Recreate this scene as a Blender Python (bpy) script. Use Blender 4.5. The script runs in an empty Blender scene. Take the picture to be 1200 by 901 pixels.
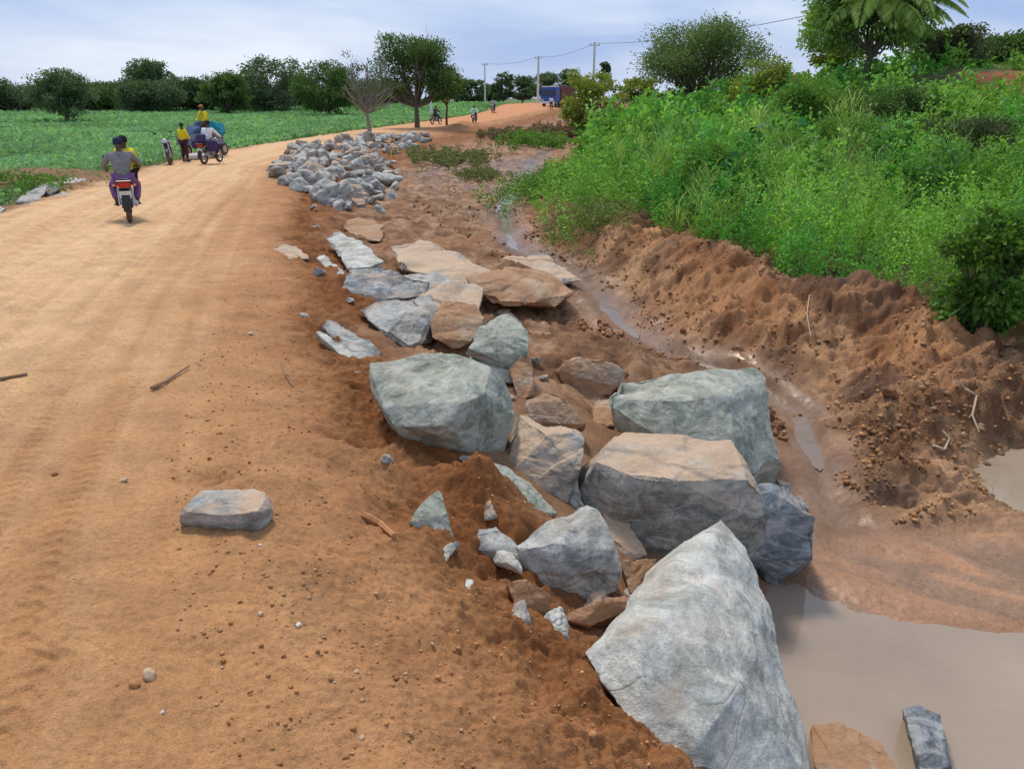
import bpy, bmesh, math, random
import numpy as np
from mathutils import Vector, Matrix
R = math.radians
random.seed(5); rng = np.random.default_rng(5)
C = bpy.context.scene.collection
scene = bpy.context.scene

# ------------------------------------------------------------------ camera, sky, sun, exposure
F = 906.0; PITCH = R(20.3); CAMZ = 1.7
cam_d = bpy.data.cameras.new('camera'); cam = bpy.data.objects.new('camera', cam_d); C.objects.link(cam)
cam.location = (0, 0, CAMZ); cam.rotation_euler = (R(90) - PITCH, 0, 0)
cam_d.sensor_width = 36; cam_d.lens = 36 * F / 1200; cam_d.clip_start = .05; cam_d.clip_end = 6000
scene.camera = cam
SUN_EL, SUN_AZ = 58, -22        # azimuth measured from +Y towards +X
world = bpy.data.worlds.new('World'); scene.world = world; world.use_nodes = True
wn, wl = world.node_tree.nodes, world.node_tree.links
for n in list(wn): wn.remove(n)
def wnode(t, **k):
    n = wn.new(t)
    for a, b in k.items(): setattr(n, a, b)
    return n
sky = wnode('ShaderNodeTexSky', sky_type='NISHITA', sun_disc=False, sun_elevation=R(SUN_EL), sun_rotation=R(SUN_AZ), air_density=1.0, dust_density=1.5, ozone_density=2.0)
tc = wnode('ShaderNodeTexCoord'); mp = wnode('ShaderNodeMapping'); mp.inputs['Scale'].default_value = (1.0, 1.0, 4.5)
wl.new(tc.outputs['Generated'], mp.inputs['Vector'])
nz = wnode('ShaderNodeTexNoise'); nz.inputs['Scale'].default_value = 2.6; nz.inputs['Detail'].default_value = 5; nz.inputs['Roughness'].default_value = .5; nz.inputs['Distortion'].default_value = .3
wl.new(mp.outputs['Vector'], nz.inputs['Vector'])
rp = wnode('ShaderNodeValToRGB'); rp.color_ramp.elements[0].position = .36; rp.color_ramp.elements[1].position = .66
rp.color_ramp.elements[0].color = (3.7, 5.0, 8.2, 1); rp.color_ramp.elements[1].color = (7.9, 8.7, 10.0, 1)
wl.new(nz.outputs['Fac'], rp.inputs['Fac'])
mx = wnode('ShaderNodeMix', data_type='RGBA'); mx.inputs['Factor'].default_value = .86
wl.new(sky.outputs['Color'], mx.inputs['A']); wl.new(rp.outputs['Color'], mx.inputs['B'])
bg = wnode('ShaderNodeBackground'); bg.inputs['Strength'].default_value = .085
wo = wnode('ShaderNodeOutputWorld'); wl.new(mx.outputs['Result'], bg.inputs['Color']); wl.new(bg.outputs['Background'], wo.inputs['Surface'])
sd = bpy.data.lights.new('sun', 'SUN'); sd.energy = 2.3; sd.angle = R(10); sd.color = (1, .91, .78)
sun = bpy.data.objects.new('sun', sd); C.objects.link(sun)
dv = Vector((math.sin(R(SUN_AZ)) * math.cos(R(SUN_EL)), math.cos(R(SUN_AZ)) * math.cos(R(SUN_EL)), math.sin(R(SUN_EL))))
sun.rotation_euler = dv.to_track_quat('Z', 'Y').to_euler(); sun.location = (0, 0, 30)
vs = scene.view_settings; vs.view_transform = 'Standard'; vs.look = 'None'; vs.gamma = 1; vs.exposure = 0.32
scene.render.engine = 'CYCLES'

# ------------------------------------------------------------------ maths helpers
cT, sT = math.cos(PITCH), math.sin(PITCH)
def ray(px, py):
    u = (px - 600) / F; v = (py - 450.5) / F
    return np.array([u, cT - v * sT, -sT - v * cT])
def PZ(px, py, z):                      # point on the level z
    d = ray(px, py); t = (z - CAMZ) / d[2]
    return np.array([d[0] * t, d[1] * t, z])
def PY(px, py, Y):                      # point at the forward distance Y
    d = ray(px, py); t = Y / d[1]
    return np.array([d[0] * t, Y, CAMZ + d[2] * t])
def proj(x, y, z):
    zz = z - CAMZ
    dep = y * cT - zz * sT; up = y * sT + zz * cT
    dep = np.maximum(dep, 1e-3)
    return 600 + F * x / dep, 450.5 - F * up / dep
def inpoly(px, py, poly):
    px = np.asarray(px); py = np.asarray(py); r = np.zeros(px.shape, bool)
    n = len(poly)
    for i in range(n):
        x0, y0 = poly[i]; x1, y1 = poly[(i + 1) % n]
        if y0 == y1: continue
        c = ((y0 > py) != (y1 > py)) & (px < (x1 - x0) * (py - y0) / (y1 - y0) + x0)
        r ^= c
    return r
def _h(ix, iy, iz, s):
    n = (ix * 374761393 + iy * 668265263 + iz * 2147483647 + s * 974634777).astype(np.int64)
    n = (n ^ (n >> 13)) * 1274126177; n = n ^ (n >> 16)
    return (n & 0xffffff) / float(0xffffff)
def vnoise(x, y, z=0.0, s=0):           # 0..1
    x = np.asarray(x, float); y = np.asarray(y, float); z = np.asarray(z, float) + x * 0
    ix = np.floor(x).astype(np.int64); iy = np.floor(y).astype(np.int64); iz = np.floor(z).astype(np.int64)
    fx = x - ix; fy = y - iy; fz = z - iz
    fx = fx * fx * (3 - 2 * fx); fy = fy * fy * (3 - 2 * fy); fz = fz * fz * (3 - 2 * fz)
    flat = np.all(z == 0)
    def pl(k):
        a = _h(ix, iy, iz + k, s); b = _h(ix + 1, iy, iz + k, s); c = _h(ix, iy + 1, iz + k, s); d = _h(ix + 1, iy + 1, iz + k, s)
        return (a * (1 - fx) + b * fx) * (1 - fy) + (c * (1 - fx) + d * fx) * fy
    if flat: return pl(0)
    return pl(0) * (1 - fz) + pl(1) * fz
def fbm(x, y, z=0.0, o=4, s=0, g=.5):   # about -1..1
    r = 0; a = 1; t = 0
    for i in range(o):
        r = r + a * (vnoise(x, y, z, s + i * 7) * 2 - 1); t += a; a *= g; x = x * 2.03 + 5.1; y = y * 2.03 + 1.7; z = z * 2.03
    return r / t
def ridged(x, y, z=0.0, o=4, s=0, g=.5): # 0..1, sharp crests
    r = 0; a = 1; t = 0
    for i in range(o):
        r = r + a * (1 - abs(vnoise(x, y, z, s + i * 7) * 2 - 1)); t += a; a *= g; x = x * 2.03 + 5.1; y = y * 2.03 + 1.7; z = z * 2.03
    return r / t
def sm(a, b, x):
    t = np.clip((x - a) / (b - a), 0, 1); return t * t * (3 - 2 * t)
def blob(x, y, cx, cy, rx, ry=None):
    ry = ry or rx
    return np.exp(-(((x - cx) / rx) ** 2 + ((y - cy) / ry) ** 2))

# ------------------------------------------------------------------ terrain: long curves running away from the camera
def curve(pix, head=None, tail=None):
    pts = [tuple(p) for p in (head or [])] + [tuple(PZ(*p)) for p in pix] + [tuple(p) for p in (tail or [])]
    a = np.array(sorted(pts, key=lambda p: p[1])); return a
YT = np.concatenate([np.linspace(-8, 2, 60)[:-1], np.exp(np.linspace(math.log(2), math.log(200), 700)), np.array([400, 4000.])])
def table(cv, k=9):
    X = np.interp(YT, cv[:, 1], cv[:, 0]); Z = np.interp(YT, cv[:, 1], cv[:, 2])
    w = np.ones(k) / k
    f = lambda a: np.convolve(np.pad(a, k // 2, 'edge'), w, 'valid')
    X[20:-3] = f(X)[20:-3]; Z[20:-3] = f(Z)[20:-3]
    return X, Z
far = lambda x, z=.9: [(x, 140, z), (x + 25, 400, z), (x + 300, 4000, z)]
cA = curve([(0, 248, -.5), (130, 212, -.55), (200, 190, -.8), (300, 170, -.9), (400, 155, -.9), (500, 142, -.8), (560, 134, -.55), (620, 124, .4)],
           [(-5.5, -8, 0), (-5.8, 0, 0), (-7, 6, -.1)], far(-1))
cB1 = curve([(420, 901, 0), (340, 740, 0), (300, 560, -.05), (285, 450, -.1), (290, 350, -.25), (305, 270, -.4), (318, 230, -.55), (325, 198, -.75), (420, 168, -.85), (500, 154, -.8), (570, 143, -.7), (645, 127, .4)],
            [(-.3, -8, 0), (-.4, 0, 0)], far(6.2))
cB2 = curve([(770, 901, -.35), (690, 780, -.4), (605, 690, -.45), (590, 610, -.42), (480, 510, -.3), (440, 440, -.28), (385, 385, -.33), (395, 330, -.45), (350, 285, -.5), (362, 245, -.7), (370, 215, -.85), (470, 176, -1.1), (530, 162, -1.1), (600, 146, -.9), (662, 129, .2)],
            [(.8, -8, -.35), (.7, 0, -.35)], far(7.2, .8))
cC = curve([(960, 900, -1.4), (905, 700, -1.36), (915, 620, -1.29), (900, 480, -1.25), (800, 432, -1.2), (690, 400, -1.15), (640, 345, -1.1), (560, 285, -1.1), (480, 245, -1.2), (490, 205, -1.3), (545, 182, -1.3), (600, 163, -1.1), (690, 135, -.2)],
            [(2.2, -8, -1.4), (1.8, 0, -1.4)], far(9.5, .2))
cD = curve([(1000, 640, -1.285), (965, 560, -1.275), (945, 490, -1.27), (880, 448, -1.26), (800, 421, -1.22), (725, 375, -1.2), (680, 330, -1.2), (600, 285, -1.22), (590, 245, -1.28), (605, 222, -1.3), (625, 190, -1.35), (660, 165, -1.2), (700, 140, -.3)],
            [(3, -8, -1.5), (2.6, 0, -1.5), (2.4, 3.85, -1.38), (2.45, 4.2, -1.315)], far(11, .2))
cE = curve([(1080, 625, -1.26), (1000, 560, -1.22), (962, 478, -1.2), (905, 440, -1.15), (815, 405, -1.1), (750, 360, -1.1), (700, 318, -1.1), (640, 280, -1.12), (615, 245, -1.15), (630, 215, -1.2), (650, 190, -1.2), (690, 165, -1.0), (720, 140, -.2)],
            [(4, -8, -1.5), (4, 0, -1.5), (3.2, 3.7, -1.42), (3.3, 4.0, -1.30)], far(13, .3))
cF = curve([(1150, 480, -1.0), (1165, 430, -.78), (1060, 343, -.46), (900, 322, -.46), (825, 283, -.42), (745, 278, -.62), (690, 243, -.7), (660, 222, -.9), (670, 195, -.9), (700, 172, -.8), (750, 145, -.1)],
            [(6, -8, -1.5), (6, 0, -1.5), (4.2, 3.6, -1.42), (4.0, 4.2, -1.31), (3.75, 5.3, -1.2), (3.9, 6.0, -1.12)], far(18, .8))
tabs = [table(c) for c in (cA, cB1, cB2, cC, cD, cE, cF)]
XA, ZA = tabs[0]; XF, ZF = tabs[6]
def fardamp(v, lim=1.0): return v
XM = (tabs[0][0] + tabs[1][0]) / 2; ZM = np.maximum(tabs[0][1], tabs[1][1]) + .04
gz = np.interp(YT, [-8, 4.3, 5, 6.5, 7.2, 12, 30, 70, 150, 4000], [-1.5, -1.4, -1.45, -1.45, -.95, -.75, -.5, 0, .9, .9])
hz = np.interp(YT, [-8, 5, 7, 10, 20, 30, 70, 150, 4000], [-.9, -.9, -.75, -.7, -.45, .1, .6, .9, .9])
iz = np.interp(YT, [-8, 5, 10, 20, 28, 34, 60, 150, 4000], [.0, .0, .1, .5, 1.3, 2.0, 1.5, 1.2, .9])
knots = [(XA - 60, ZA * 0 - np.interp(YT, [0, 150, 300], [1.0, .5, -.4])), (XA - 9, ZA - .35), (XA - 1.2, ZA - .22), (XA, ZA), (XM, ZM)] + tabs[1:] + \
        [(XF + .75, gz), (XF + 3.0, hz), (XF + 9 + np.maximum(YT, 0) * .18, iz), (XF + 60 + np.maximum(YT, 0) * .2, iz * 0 + 1.0)]
KX = [k[0] for k in knots]; KZ = [k[1] for k in knots]
for i in range(1, len(KX)): KX[i] = np.maximum(KX[i], KX[i - 1] + .08)
def at(tab, y): return np.interp(y, YT, tab)
def base(x, y):
    z = at(KZ[0], y); xp = at(KX[0], y); zp = z
    for i in range(1, len(KX)):
        xc = at(KX[i], y); zc = at(KZ[i], y)
        t = np.clip((x - xp) / (xc - xp), 0, 1); t = .45 * t + .55 * t * t * (3 - 2 * t)
        z = z + (zc - zp) * t; xp = xc; zp = zc
    return z
iB1, iB2, iC, iD, iE, iF = 5, 6, 7, 8, 9, 10
def kx(i, y): return at(KX[i], y)
def G(px, py, z): p = PZ(px, py, z); return p[0], p[1]
BUMPS = [(G(245, 552, 0), .16, .1, -.10), (G(300, 560, 0), .3, .12, .035), (G(415, 500, -.15), .2, .12, -.09), (G(350, 520, -.1), .35, .14, .05), (G(470, 590, -.25), .14, .2, -.09),
         (G(560, 570, -.35), .3, .16, .16), (G(600, 625, -.4), .12, .12, .05), (G(440, 545, -.2), .3, .18, .06), (G(420, 640, -.1), .5, .3, .04), (G(350, 340, -.35), .5, .6, .14), (G(350, 260, -.5), .5, .9, .12), (G(300, 240, -.5), .4, .6, -.06),
         (G(375, 395, -.3), .3, .3, -.08), (G(640, 700, -.4), .2, .2, -.06), (G(20, 222, -.5), 1.2, 1.8, .45), (G(30, 200, -.6), 3.0, 2.2, .35), (G(545, 150, -.9), 1.5, 3, .5), (G(600, 175, -1.1), 2, 3, .3),
         (G(680, 150, -.8), 3, 8, .7), (G(740, 135, -.6), 4, 8, .6), (G(880, 360, -.6), .5, .8, .12), (G(800, 330, -.7), .4, .5, .12), (G(1100, 450, -.8), .5, .4, .15), (G(700, 430, -1.1), .9, .7, .22), (G(600, 330, -1.05), .8, 1.2, .3)]
TRACKS = [.12, .22, .31, .40, .47, .56, .62, .71, .78, .86]
def masks(x, y):
    a = kx(3, y); b1 = kx(iB1, y); b2 = kx(iB2, y); c = kx(iC, y); e = kx(iE, y); f = kx(iF, y); d = kx(iD, y)
    w = np.clip(.12 + .03 * y, .1, 2.5); wob = fbm(x * 1.3, y * 1.3, 0, 3, 40) * np.minimum(.35, .1 + .05 * np.maximum(y, 0))
    xx = x + wob
    road = sm(a - .3, a + .5, xx) * (1 - sm(b1 - .5, b1 + .5, xx))
    shoulder = sm(b1 - .5, b1 + .5, xx) * (1 - sm(b2 + .1, b2 + .1 + w * 2, xx))
    mound = sm(e - .15, e + .5, xx) * (1 - sm(f + .9, f + 2.5, xx)) * sm(4.6, 5.6, y + wob) * (1 - sm(50, 80, y))
    veg = sm(f + .5, f + 1.8, xx)
    field = 1 - sm(a - .8, a - .1, xx)
    mud = np.clip(1 - road - shoulder - mound - veg - field, 0, 1)
    return road, shoulder, mud, mound, veg, field
def height(x, y, detail=True):
    z = base(x, y)
    road, sh, mud, mo, veg, field = masks(x, y)
    near = 1 - sm(60, 110, y)
    for (cx, cy), rx, ry, a in BUMPS:
        m = (abs(x - cx) < rx * 3) & (abs(y - cy) < ry * 3)
        z = z + np.where(m, a * blob(x, y, cx, cy, rx, ry), 0)
    s = (x - kx(3, y)) / np.maximum(kx(iB1, y) - kx(3, y), 1)
    sw = s + .012 * fbm(x * .5, y * .25, 0, 2, 3)
    tr = (vnoise(sw * 42, y * .12, 0, 11) - .5) * .03 + (vnoise(sw * 110, y * .5, 0, 12) - .5) * .012
    z = z + near * road * (fbm(x * .6, y * .35, 0, 3, 1) * .05 + tr)
    wid = np.maximum(kx(iB1, y) - kx(3, y), 1)
    for q, s0 in enumerate(TRACKS):
        dx_ = (s - s0 - .05 * (vnoise(y * .16, y * 0 + q, 0, 200) - .5) - .015 * np.sin(y * .5 + q)) * wid
        g = np.exp(-(dx_ / .055) ** 2); z = z - near * road * (g * .014 * (1 + .35 * np.sign(np.sin((y + abs(dx_)) * 75))) - .008 * np.exp(-((abs(dx_) - .11) / .035) ** 2))
    lump = ridged(x * 2.2, y * 2.2, 0, 4, 21) - .55
    z = z + near * sh * (fbm(x * 1.1, y * 1.1, 0, 3, 20) * .09 + (lump * .15 + (.5 - ridged(x * 5, y * 5, 0, 5, 22, .65)) * .12) * (.35 + 1.0 * sm(.25, .9, (x - kx(iB1, y)) / np.maximum(kx(iB2, y) - kx(iB1, y), .1))))
    dxs = x - kx(iD, y)
    z = z + near * mud * (fbm(x * .9, y * .6, 0, 4, 30) * .05 * sm(5.2, 7, y) + (vnoise(dxs * 5 + fbm(x, y, 0, 2, 5), y * .9, 0, 31) - .5) * .07 * sm(5, 6.5, y) + fbm(dxs * 9, y * 3, 0, 3, 32) * .008 + (.55 - ridged(x * 2.4 + y * .6, y * 3.0, 0, 5, 33, .66)) * .27 * sm(5.6, 7.5, y) * (1 - np.exp(-(dxs / .45) ** 2)))
    z = z - near * mud * (.05 + .012 * sm(6, 8, y)) * np.exp(-(dxs / (.15 + .006 * y)) ** 2) * sm(4.3, 5.2, y)
    fa = (x - 2.0) * .55 + (y - 5.0) * .83 + .15 * fbm(x * 1.2, y * 1.2, 0, 2, 35); fan = sm(5.8, 5.0, y) * sm(3.6, 4.3, y) * sm(1.7, 2.1, x)
    z = z + fan * ((vnoise(fa * 5, (x - y) * .4, 0, 36) - .5) * .035 + (vnoise(fa * 16, (x - y) * 1.1, 0, 37) - .5) * .010)
    warp = fbm(x * 1.5, y * 1.5, 0, 3, 50) * .5
    z = z + near * mo * (ridged(x * 1.3 + warp, y * 1.3 + warp, 0, 4, 51) - .55) * .40
    z = z + near * mo * ((abs(fbm(x * 4 + warp, y * 4, 0, 4, 52, .6))) * .16 + (.5 - ridged(x * 4.2 + warp * 2, y * 4.2, 0, 5, 53, .62)) * .22)
    z = z + (veg + field) * fbm(x * .25, y * .25, 0, 3, 60) * .08
    z = z + 1.0 * sm(28.6, 30.2, y + fbm(x * .5, 0 * y, 0, 2, 15) * 1.5) * sm(11, 14, x) * (1 - sm(45, 60, y))
    pool = blob(x, y, 5.0, 5.85, 1.05, .62)
    z = np.where(pool > .05, z * (1 - np.clip(pool * 1.7, 0, 1)) + (-1.5) * np.clip(pool * 1.7, 0, 1), z)
    if detail:
        z = z + near * (road * .004 + sh * .012 + mud * .005 + mo * .022) * (ridged(x * 16, y * 16, 0, 3, 70) - .5) * 2
        z = z + (sh + road * .35 + mo) * .006 * (1 - sm(8, 16, y)) * fbm(x * 55, y * 55, 0, 2, 71)
    return z
def hgt(x, y): return float(height(np.array([float(x)]), np.array([float(y)]))[0])

# ------------------------------------------------------------------ materials
def new_mat(name):
    m = bpy.data.materials.new(name); m.use_nodes = True
    nt = m.node_tree
    for n in list(nt.nodes): nt.nodes.remove(n)
    return m, nt.nodes, nt.links
class NB:
    def __init__(s, name):
        s.m, s.n, s.l = new_mat(name); s.o = s.n.new('ShaderNodeOutputMaterial')
    def node(s, t, ins=None, **k):
        n = s.n.new(t)
        for a, b in k.items(): setattr(n, a, b)
        for a, b in (ins or {}).items():
            if isinstance(b, bpy.types.NodeSocket): s.l.new(b, n.inputs[a])
            else: n.inputs[a].default_value = b
        return n
    def noise(s, vec, scale, detail=4, rough=.55, dist=0):
        return s.node('ShaderNodeTexNoise', {'Vector': vec, 'Scale': scale, 'Detail': detail, 'Roughness': rough, 'Distortion': dist}).outputs['Fac']
    def ramp(s, fac, stops):
        r = s.node('ShaderNodeValToRGB', {'Fac': fac}); e = r.color_ramp.elements
        while len(e) < len(stops): e.new(.5)
        for i, (p, c) in enumerate(stops): e[i].position = p; e[i].color = (*c, 1) if not isinstance(c, (int, float)) else (c, c, c, 1)
        return r.outputs['Color']
    def mix(s, f, a, b, mode='MIX'):
        n = s.node('ShaderNodeMix', {'Factor': f}, data_type='RGBA', blend_type=mode)
        for q, v in (('A', a), ('B', b)):
            if isinstance(v, bpy.types.NodeSocket): s.l.new(v, n.inputs[q])
            else: n.inputs[q].default_value = (*v, 1) if len(v) == 3 else v
        return n.outputs['Result']
    def math(s, op, a, b=0.0, clamp=False):
        n = s.node('ShaderNodeMath', {0: a, 1: b}, operation=op, use_clamp=clamp); return n.outputs[0]
    def finish(s, col, rough=.9, bump=None, bs=.5, bd=.01, spec=.3, metal=0):
        p = s.node('ShaderNodeBsdfPrincipled', {'Base Color': col if isinstance(col, bpy.types.NodeSocket) else (*col, 1), 'Roughness': rough, 'Specular IOR Level': spec, 'Metallic': metal})
        if bump is not None:
            b = s.node('ShaderNodeBump', {'Height': bump, 'Strength': bs, 'Distance': bd}); s.l.new(b.outputs['Normal'], p.inputs['Normal'])
        s.l.new(p.outputs[0], s.o.inputs['Surface']); return s.m

def ground_material():
    b = NB('ground_earth'); pos = b.node('ShaderNodeNewGeometry').outputs['Position']
    at_ = b.node('ShaderNodeAttribute', attribute_name='tint'); wet = b.node('ShaderNodeAttribute', attribute_name='wet').outputs['Fac']
    n1 = b.noise(pos, 3.2, 6, .65); n2 = b.noise(pos, 38, 5, .7); n3 = b.noise(pos, 160, 3, .7)
    col = b.mix(1.0, at_.outputs['Color'], b.ramp(n1, [(.3, .80), (.7, 1.18)]), 'MULTIPLY')
    col = b.mix(1.0, col, b.ramp(n2, [(.28, .68), (.5, 1.0), (.75, 1.22)]), 'MULTIPLY')
    col = b.mix(1.0, col, b.ramp(n3, [(.3, .80), (.7, 1.2)]), 'MULTIPLY')
    vo = b.node('ShaderNodeTexVoronoi', {'Vector': pos, 'Scale': 45.0}); 
    speck = b.ramp(vo.outputs['Distance'], [(.10, 1.0), (.16, 0.0)])
    rare = b.ramp(b.node('ShaderNodeSeparateColor', {'Color': vo.outputs['Color']}).outputs[0], [(.80, 0.0), (.84, 1.0)])
    dry = b.math('SUBTRACT', 1.0, wet, True)
    sf = b.math('MULTIPLY', b.math('MULTIPLY', speck, rare), b.math('MULTIPLY', dry, .42))
    col = b.mix(sf, col, (.62, .42, .25))
    ro = b.math('MULTIPLY_ADD', wet, -.72); 
    rr = b.node('ShaderNodeMath', {0: wet, 1: -.72, 2: .95}, operation='MULTIPLY_ADD').outputs[0]
    rr = b.math('ADD', rr, b.math('MULTIPLY', b.math('SUBTRACT', n2, .5), .25), True)
    h = b.math('ADD', b.math('MULTIPLY', n2, 1.0), b.math('ADD', b.math('MULTIPLY', n3, .35), b.math('MULTIPLY', sf, .6)))
    h = b.math('MULTIPLY', h, b.node('ShaderNodeMath', {0: wet, 1: -.9, 2: 1.0}, operation='MULTIPLY_ADD').outputs[0])
    return b.finish(col, rr, h, .85, .016, .25)
M_GROUND = ground_material()

def rock_material(name, dark, mid, light, stain, stain_amt, dust_amt=.5, rough=.82, cover=.0, dust=(.46, .33, .22)):
    b = NB(name); g = b.node('ShaderNodeNewGeometry'); pos = g.outputs['Position']
    mpn = b.node('ShaderNodeMapping', {'Vector': pos, 'Rotation': (.5, .9, .4), 'Scale': (1.0, 1.0, 2.2)}).outputs['Vector']
    n1 = b.noise(pos, 2.6, 7, .62, .6); n2 = b.noise(mpn, 5.0, 8, .66, .35); n3 = b.noise(pos, 75, 4, .7); n4 = b.noise(pos, 19, 5, .7)
    col = b.ramp(n2, [(.30, dark), (.48, mid), (.66, light)])
    col = b.mix(b.ramp(n1, [(.40, 0.0), (.60, .6)]), col, mid)
    col = b.mix(b.ramp(n4, [(.50, 0.0), (.70, .6)]), col, light)
    n5 = b.noise(pos, 9.0, 6, .75); col = b.mix(b.ramp(b.noise(pos, 3.6, 8, .72, .3), [(.50, 0.0), (.60, .7)]), col, dark)
    vein = b.ramp(b.noise(mpn, 1.7, 4, .5, .8), [(.47, 0.0), (.5, .35), (.53, 0.0)])
    col = b.mix(vein, col, (.60, .60, .56))
    crack = b.ramp(b.noise(mpn, .9, 3, .5, .2), [(.494, 0.0), (.5, .35), (.504, 0.0)])
    col = b.mix(crack, col, tuple(c * .55 for c in dark))
    col = b.mix(1.0, col, b.ramp(n3, [(.3, .82), (.7, 1.16)]), 'MULTIPLY')
    nzc = b.node('ShaderNodeSeparateXYZ', {'Vector': g.outputs['Normal']}).outputs['Z']
    up = b.ramp(nzc, [(.15, 0.0), (.85, 1.0)])
    ds = b.ramp(b.noise(pos, 3.4, 6, .7), [(.44 - cover, 0.0), (.60 - cover, 1.0)])
    col = b.mix(b.math('MULTIPLY', b.math('MULTIPLY', up, ds), dust_amt), col, dust)
    st = b.ramp(b.noise(pos, 2.1, 6, .72, .5), [(.60 - stain_amt * .25, 0.0), (.70 - stain_amt * .25, min(1.0, stain_amt * 1.1))])
    col = b.mix(st, col, stain)
    h = b.math('ADD', b.math('MULTIPLY', n2, .8), b.math('ADD', b.math('MULTIPLY', n3, .16), b.math('SUBTRACT', b.math('MULTIPLY', n4, .6), b.math('MULTIPLY', crack, .5))))
    return b.finish(col, rough, b.math('ADD', h, b.math('MULTIPLY', n5, .8)), .85, .022, .3)
OR = (.42, .21, .09)
M_R = {
 'green': rock_material('rock_green_grey', (.13, .15, .115), (.32, .345, .28), (.54, .555, .47), OR, .10, .15),
 'grey': rock_material('rock_blue_grey', (.12, .13, .125), (.32, .325, .30), (.60, .595, .55), OR, .16, .3),
 'pale': rock_material('rock_pale_grey', (.21, .225, .195), (.43, .44, .395), (.70, .695, .635), OR, .22, .2),
 'dark': rock_material('rock_dark_slate', (.07, .08, .09), (.17, .19, .20), (.42, .44, .44), OR, .10, .7),
 'mixed': rock_material('rock_rust_stained', (.11, .12, .115), (.28, .285, .26), (.54, .535, .48), (.44, .27, .14), .22, .9, cover=.12, dust=(.54, .38, .25)),
 'brown': rock_material('rock_brown_coated', (.22, .15, .10), (.36, .24, .15), (.48, .36, .25), (.38, .20, .10), .75, .8),
 'wet': rock_material('rock_wet_slate', (.04, .05, .06), (.11, .125, .14), (.42, .44, .46), (.2, .12, .07), .1, 0, .35),
}
def leaf_material(name, transl=.35):
    b = NB(name); a = b.node('ShaderNodeAttribute', attribute_name='tint').outputs['Color']
    d = b.node('ShaderNodeBsdfPrincipled', {'Base Color': a, 'Roughness': .62, 'Specular IOR Level': .25})
    t = b.node('ShaderNodeBsdfTranslucent', {'Color': b.mix(1.0, a, (1.25, 1.25, .7), 'MULTIPLY')})
    m = b.node('ShaderNodeMixShader', {0: transl}); b.l.new(d.outputs[0], m.inputs[1]); b.l.new(t.outputs[0], m.inputs[2])
    b.l.new(m.outputs[0], b.o.inputs['Surface']); return b.m
M_LEAF = leaf_material('leaves')
_pc = {}
def paint(name, col, rough=.6, metal=0, spec=.4, var=.15, sc=20):
    k = name
    if k in _pc: return _pc[k]
    b = NB(name); tcn = b.node('ShaderNodeTexCoord').outputs['Object']
    n = b.noise(tcn, sc, 4, .6)
    c = b.mix(1.0, col, b.ramp(n, [(.3, 1 - var), (.7, 1 + var)]), 'MULTIPLY')
    _pc[k] = b.finish(c, rough, n, .2, .01, spec, metal); return _pc[k]
def bark(name, col):
    b = NB(name); pos = b.node('ShaderNodeNewGeometry').outputs['Position']
    n = b.noise(b.node('ShaderNodeMapping', {'Vector': pos, 'Scale': (6., 6., 1.2)}).outputs['Vector'], 3, 5, .7)
    c = b.mix(1.0, col, b.ramp(n, [(.3, .6), (.7, 1.4)]), 'MULTIPLY')
    return b.finish(c, .9, n, .6, .03, .2)
M_BARK = bark('bark', (.13, .10, .075)); M_BARKP = bark('pale_bark', (.25, .23, .19))

def water_material(name, col, rough=.07, ripple=.25):
    b = NB(name); pos = b.node('ShaderNodeNewGeometry').outputs['Position']
    n = b.noise(pos, .9, 4, .6); c = b.ramp(n, [(.3, tuple(v * .85 for v in col)), (.7, tuple(v * 1.12 for v in col))])
    w = b.noise(b.node('ShaderNodeMapping', {'Vector': pos, 'Scale': (1.0, 1.7, 1.0)}).outputs['Vector'], 5.5, 3, .5)
    return b.finish(c, rough, w, ripple, .01, .5)
M_WATER = water_material('muddy_water', (.32, .245, .18), .06, .35)
M_STREAM = water_material('stream_water', (.22, .16, .115), .12, .6)

# ------------------------------------------------------------------ object helpers
def link(name, me, mat=None, parent=None, smooth=False):
    o = bpy.data.objects.new(name, me); C.objects.link(o)
    if mat: me.materials.append(mat)
    if parent: o.parent = parent
    if smooth: me.polygons.foreach_set('use_smooth', [True] * len(me.polygons))
    return o
def tag(o, label=None, cat=None, group=None, kind=None):
    if label: o['label'] = label
    if cat: o['category'] = cat
    if group: o['group'] = group
    if kind: o['kind'] = kind
    return o
def empty(name, loc, rz=0, **k):
    o = bpy.data.objects.new(name, None); C.objects.link(o); o.location = loc; o.rotation_euler = (0, 0, rz); o.empty_display_size = .2
    return tag(o, **k)
def np_mesh(name, V, Fq, smooth=False):
    V = np.ascontiguousarray(V, np.float32); Fq = np.ascontiguousarray(Fq, np.int32); k = Fq.shape[1]
    me = bpy.data.meshes.new(name); me.vertices.add(len(V)); me.vertices.foreach_set('co', V.ravel())
    me.loops.add(Fq.size); me.loops.foreach_set('vertex_index', Fq.ravel())
    me.polygons.add(len(Fq)); me.polygons.foreach_set('loop_start', np.arange(0, Fq.size, k, dtype=np.int32))
    me.polygons.foreach_set('loop_total', np.full(len(Fq), k, np.int32))
    if smooth: me.polygons.foreach_set('use_smooth', np.ones(len(Fq), bool))
    me.update(calc_edges=True); return me
def colattr(me, name, col):
    c = np.ones((len(col), 4), np.float32); c[:, :3] = col
    a = me.attributes.new(name, 'FLOAT_COLOR', 'POINT'); a.data.foreach_set('color', c.ravel())
def copy_tree(o, parent=None):
    c = o.copy(); C.objects.link(c); c.parent = parent
    for ch in o.children: copy_tree(ch, c)
    return c

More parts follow.
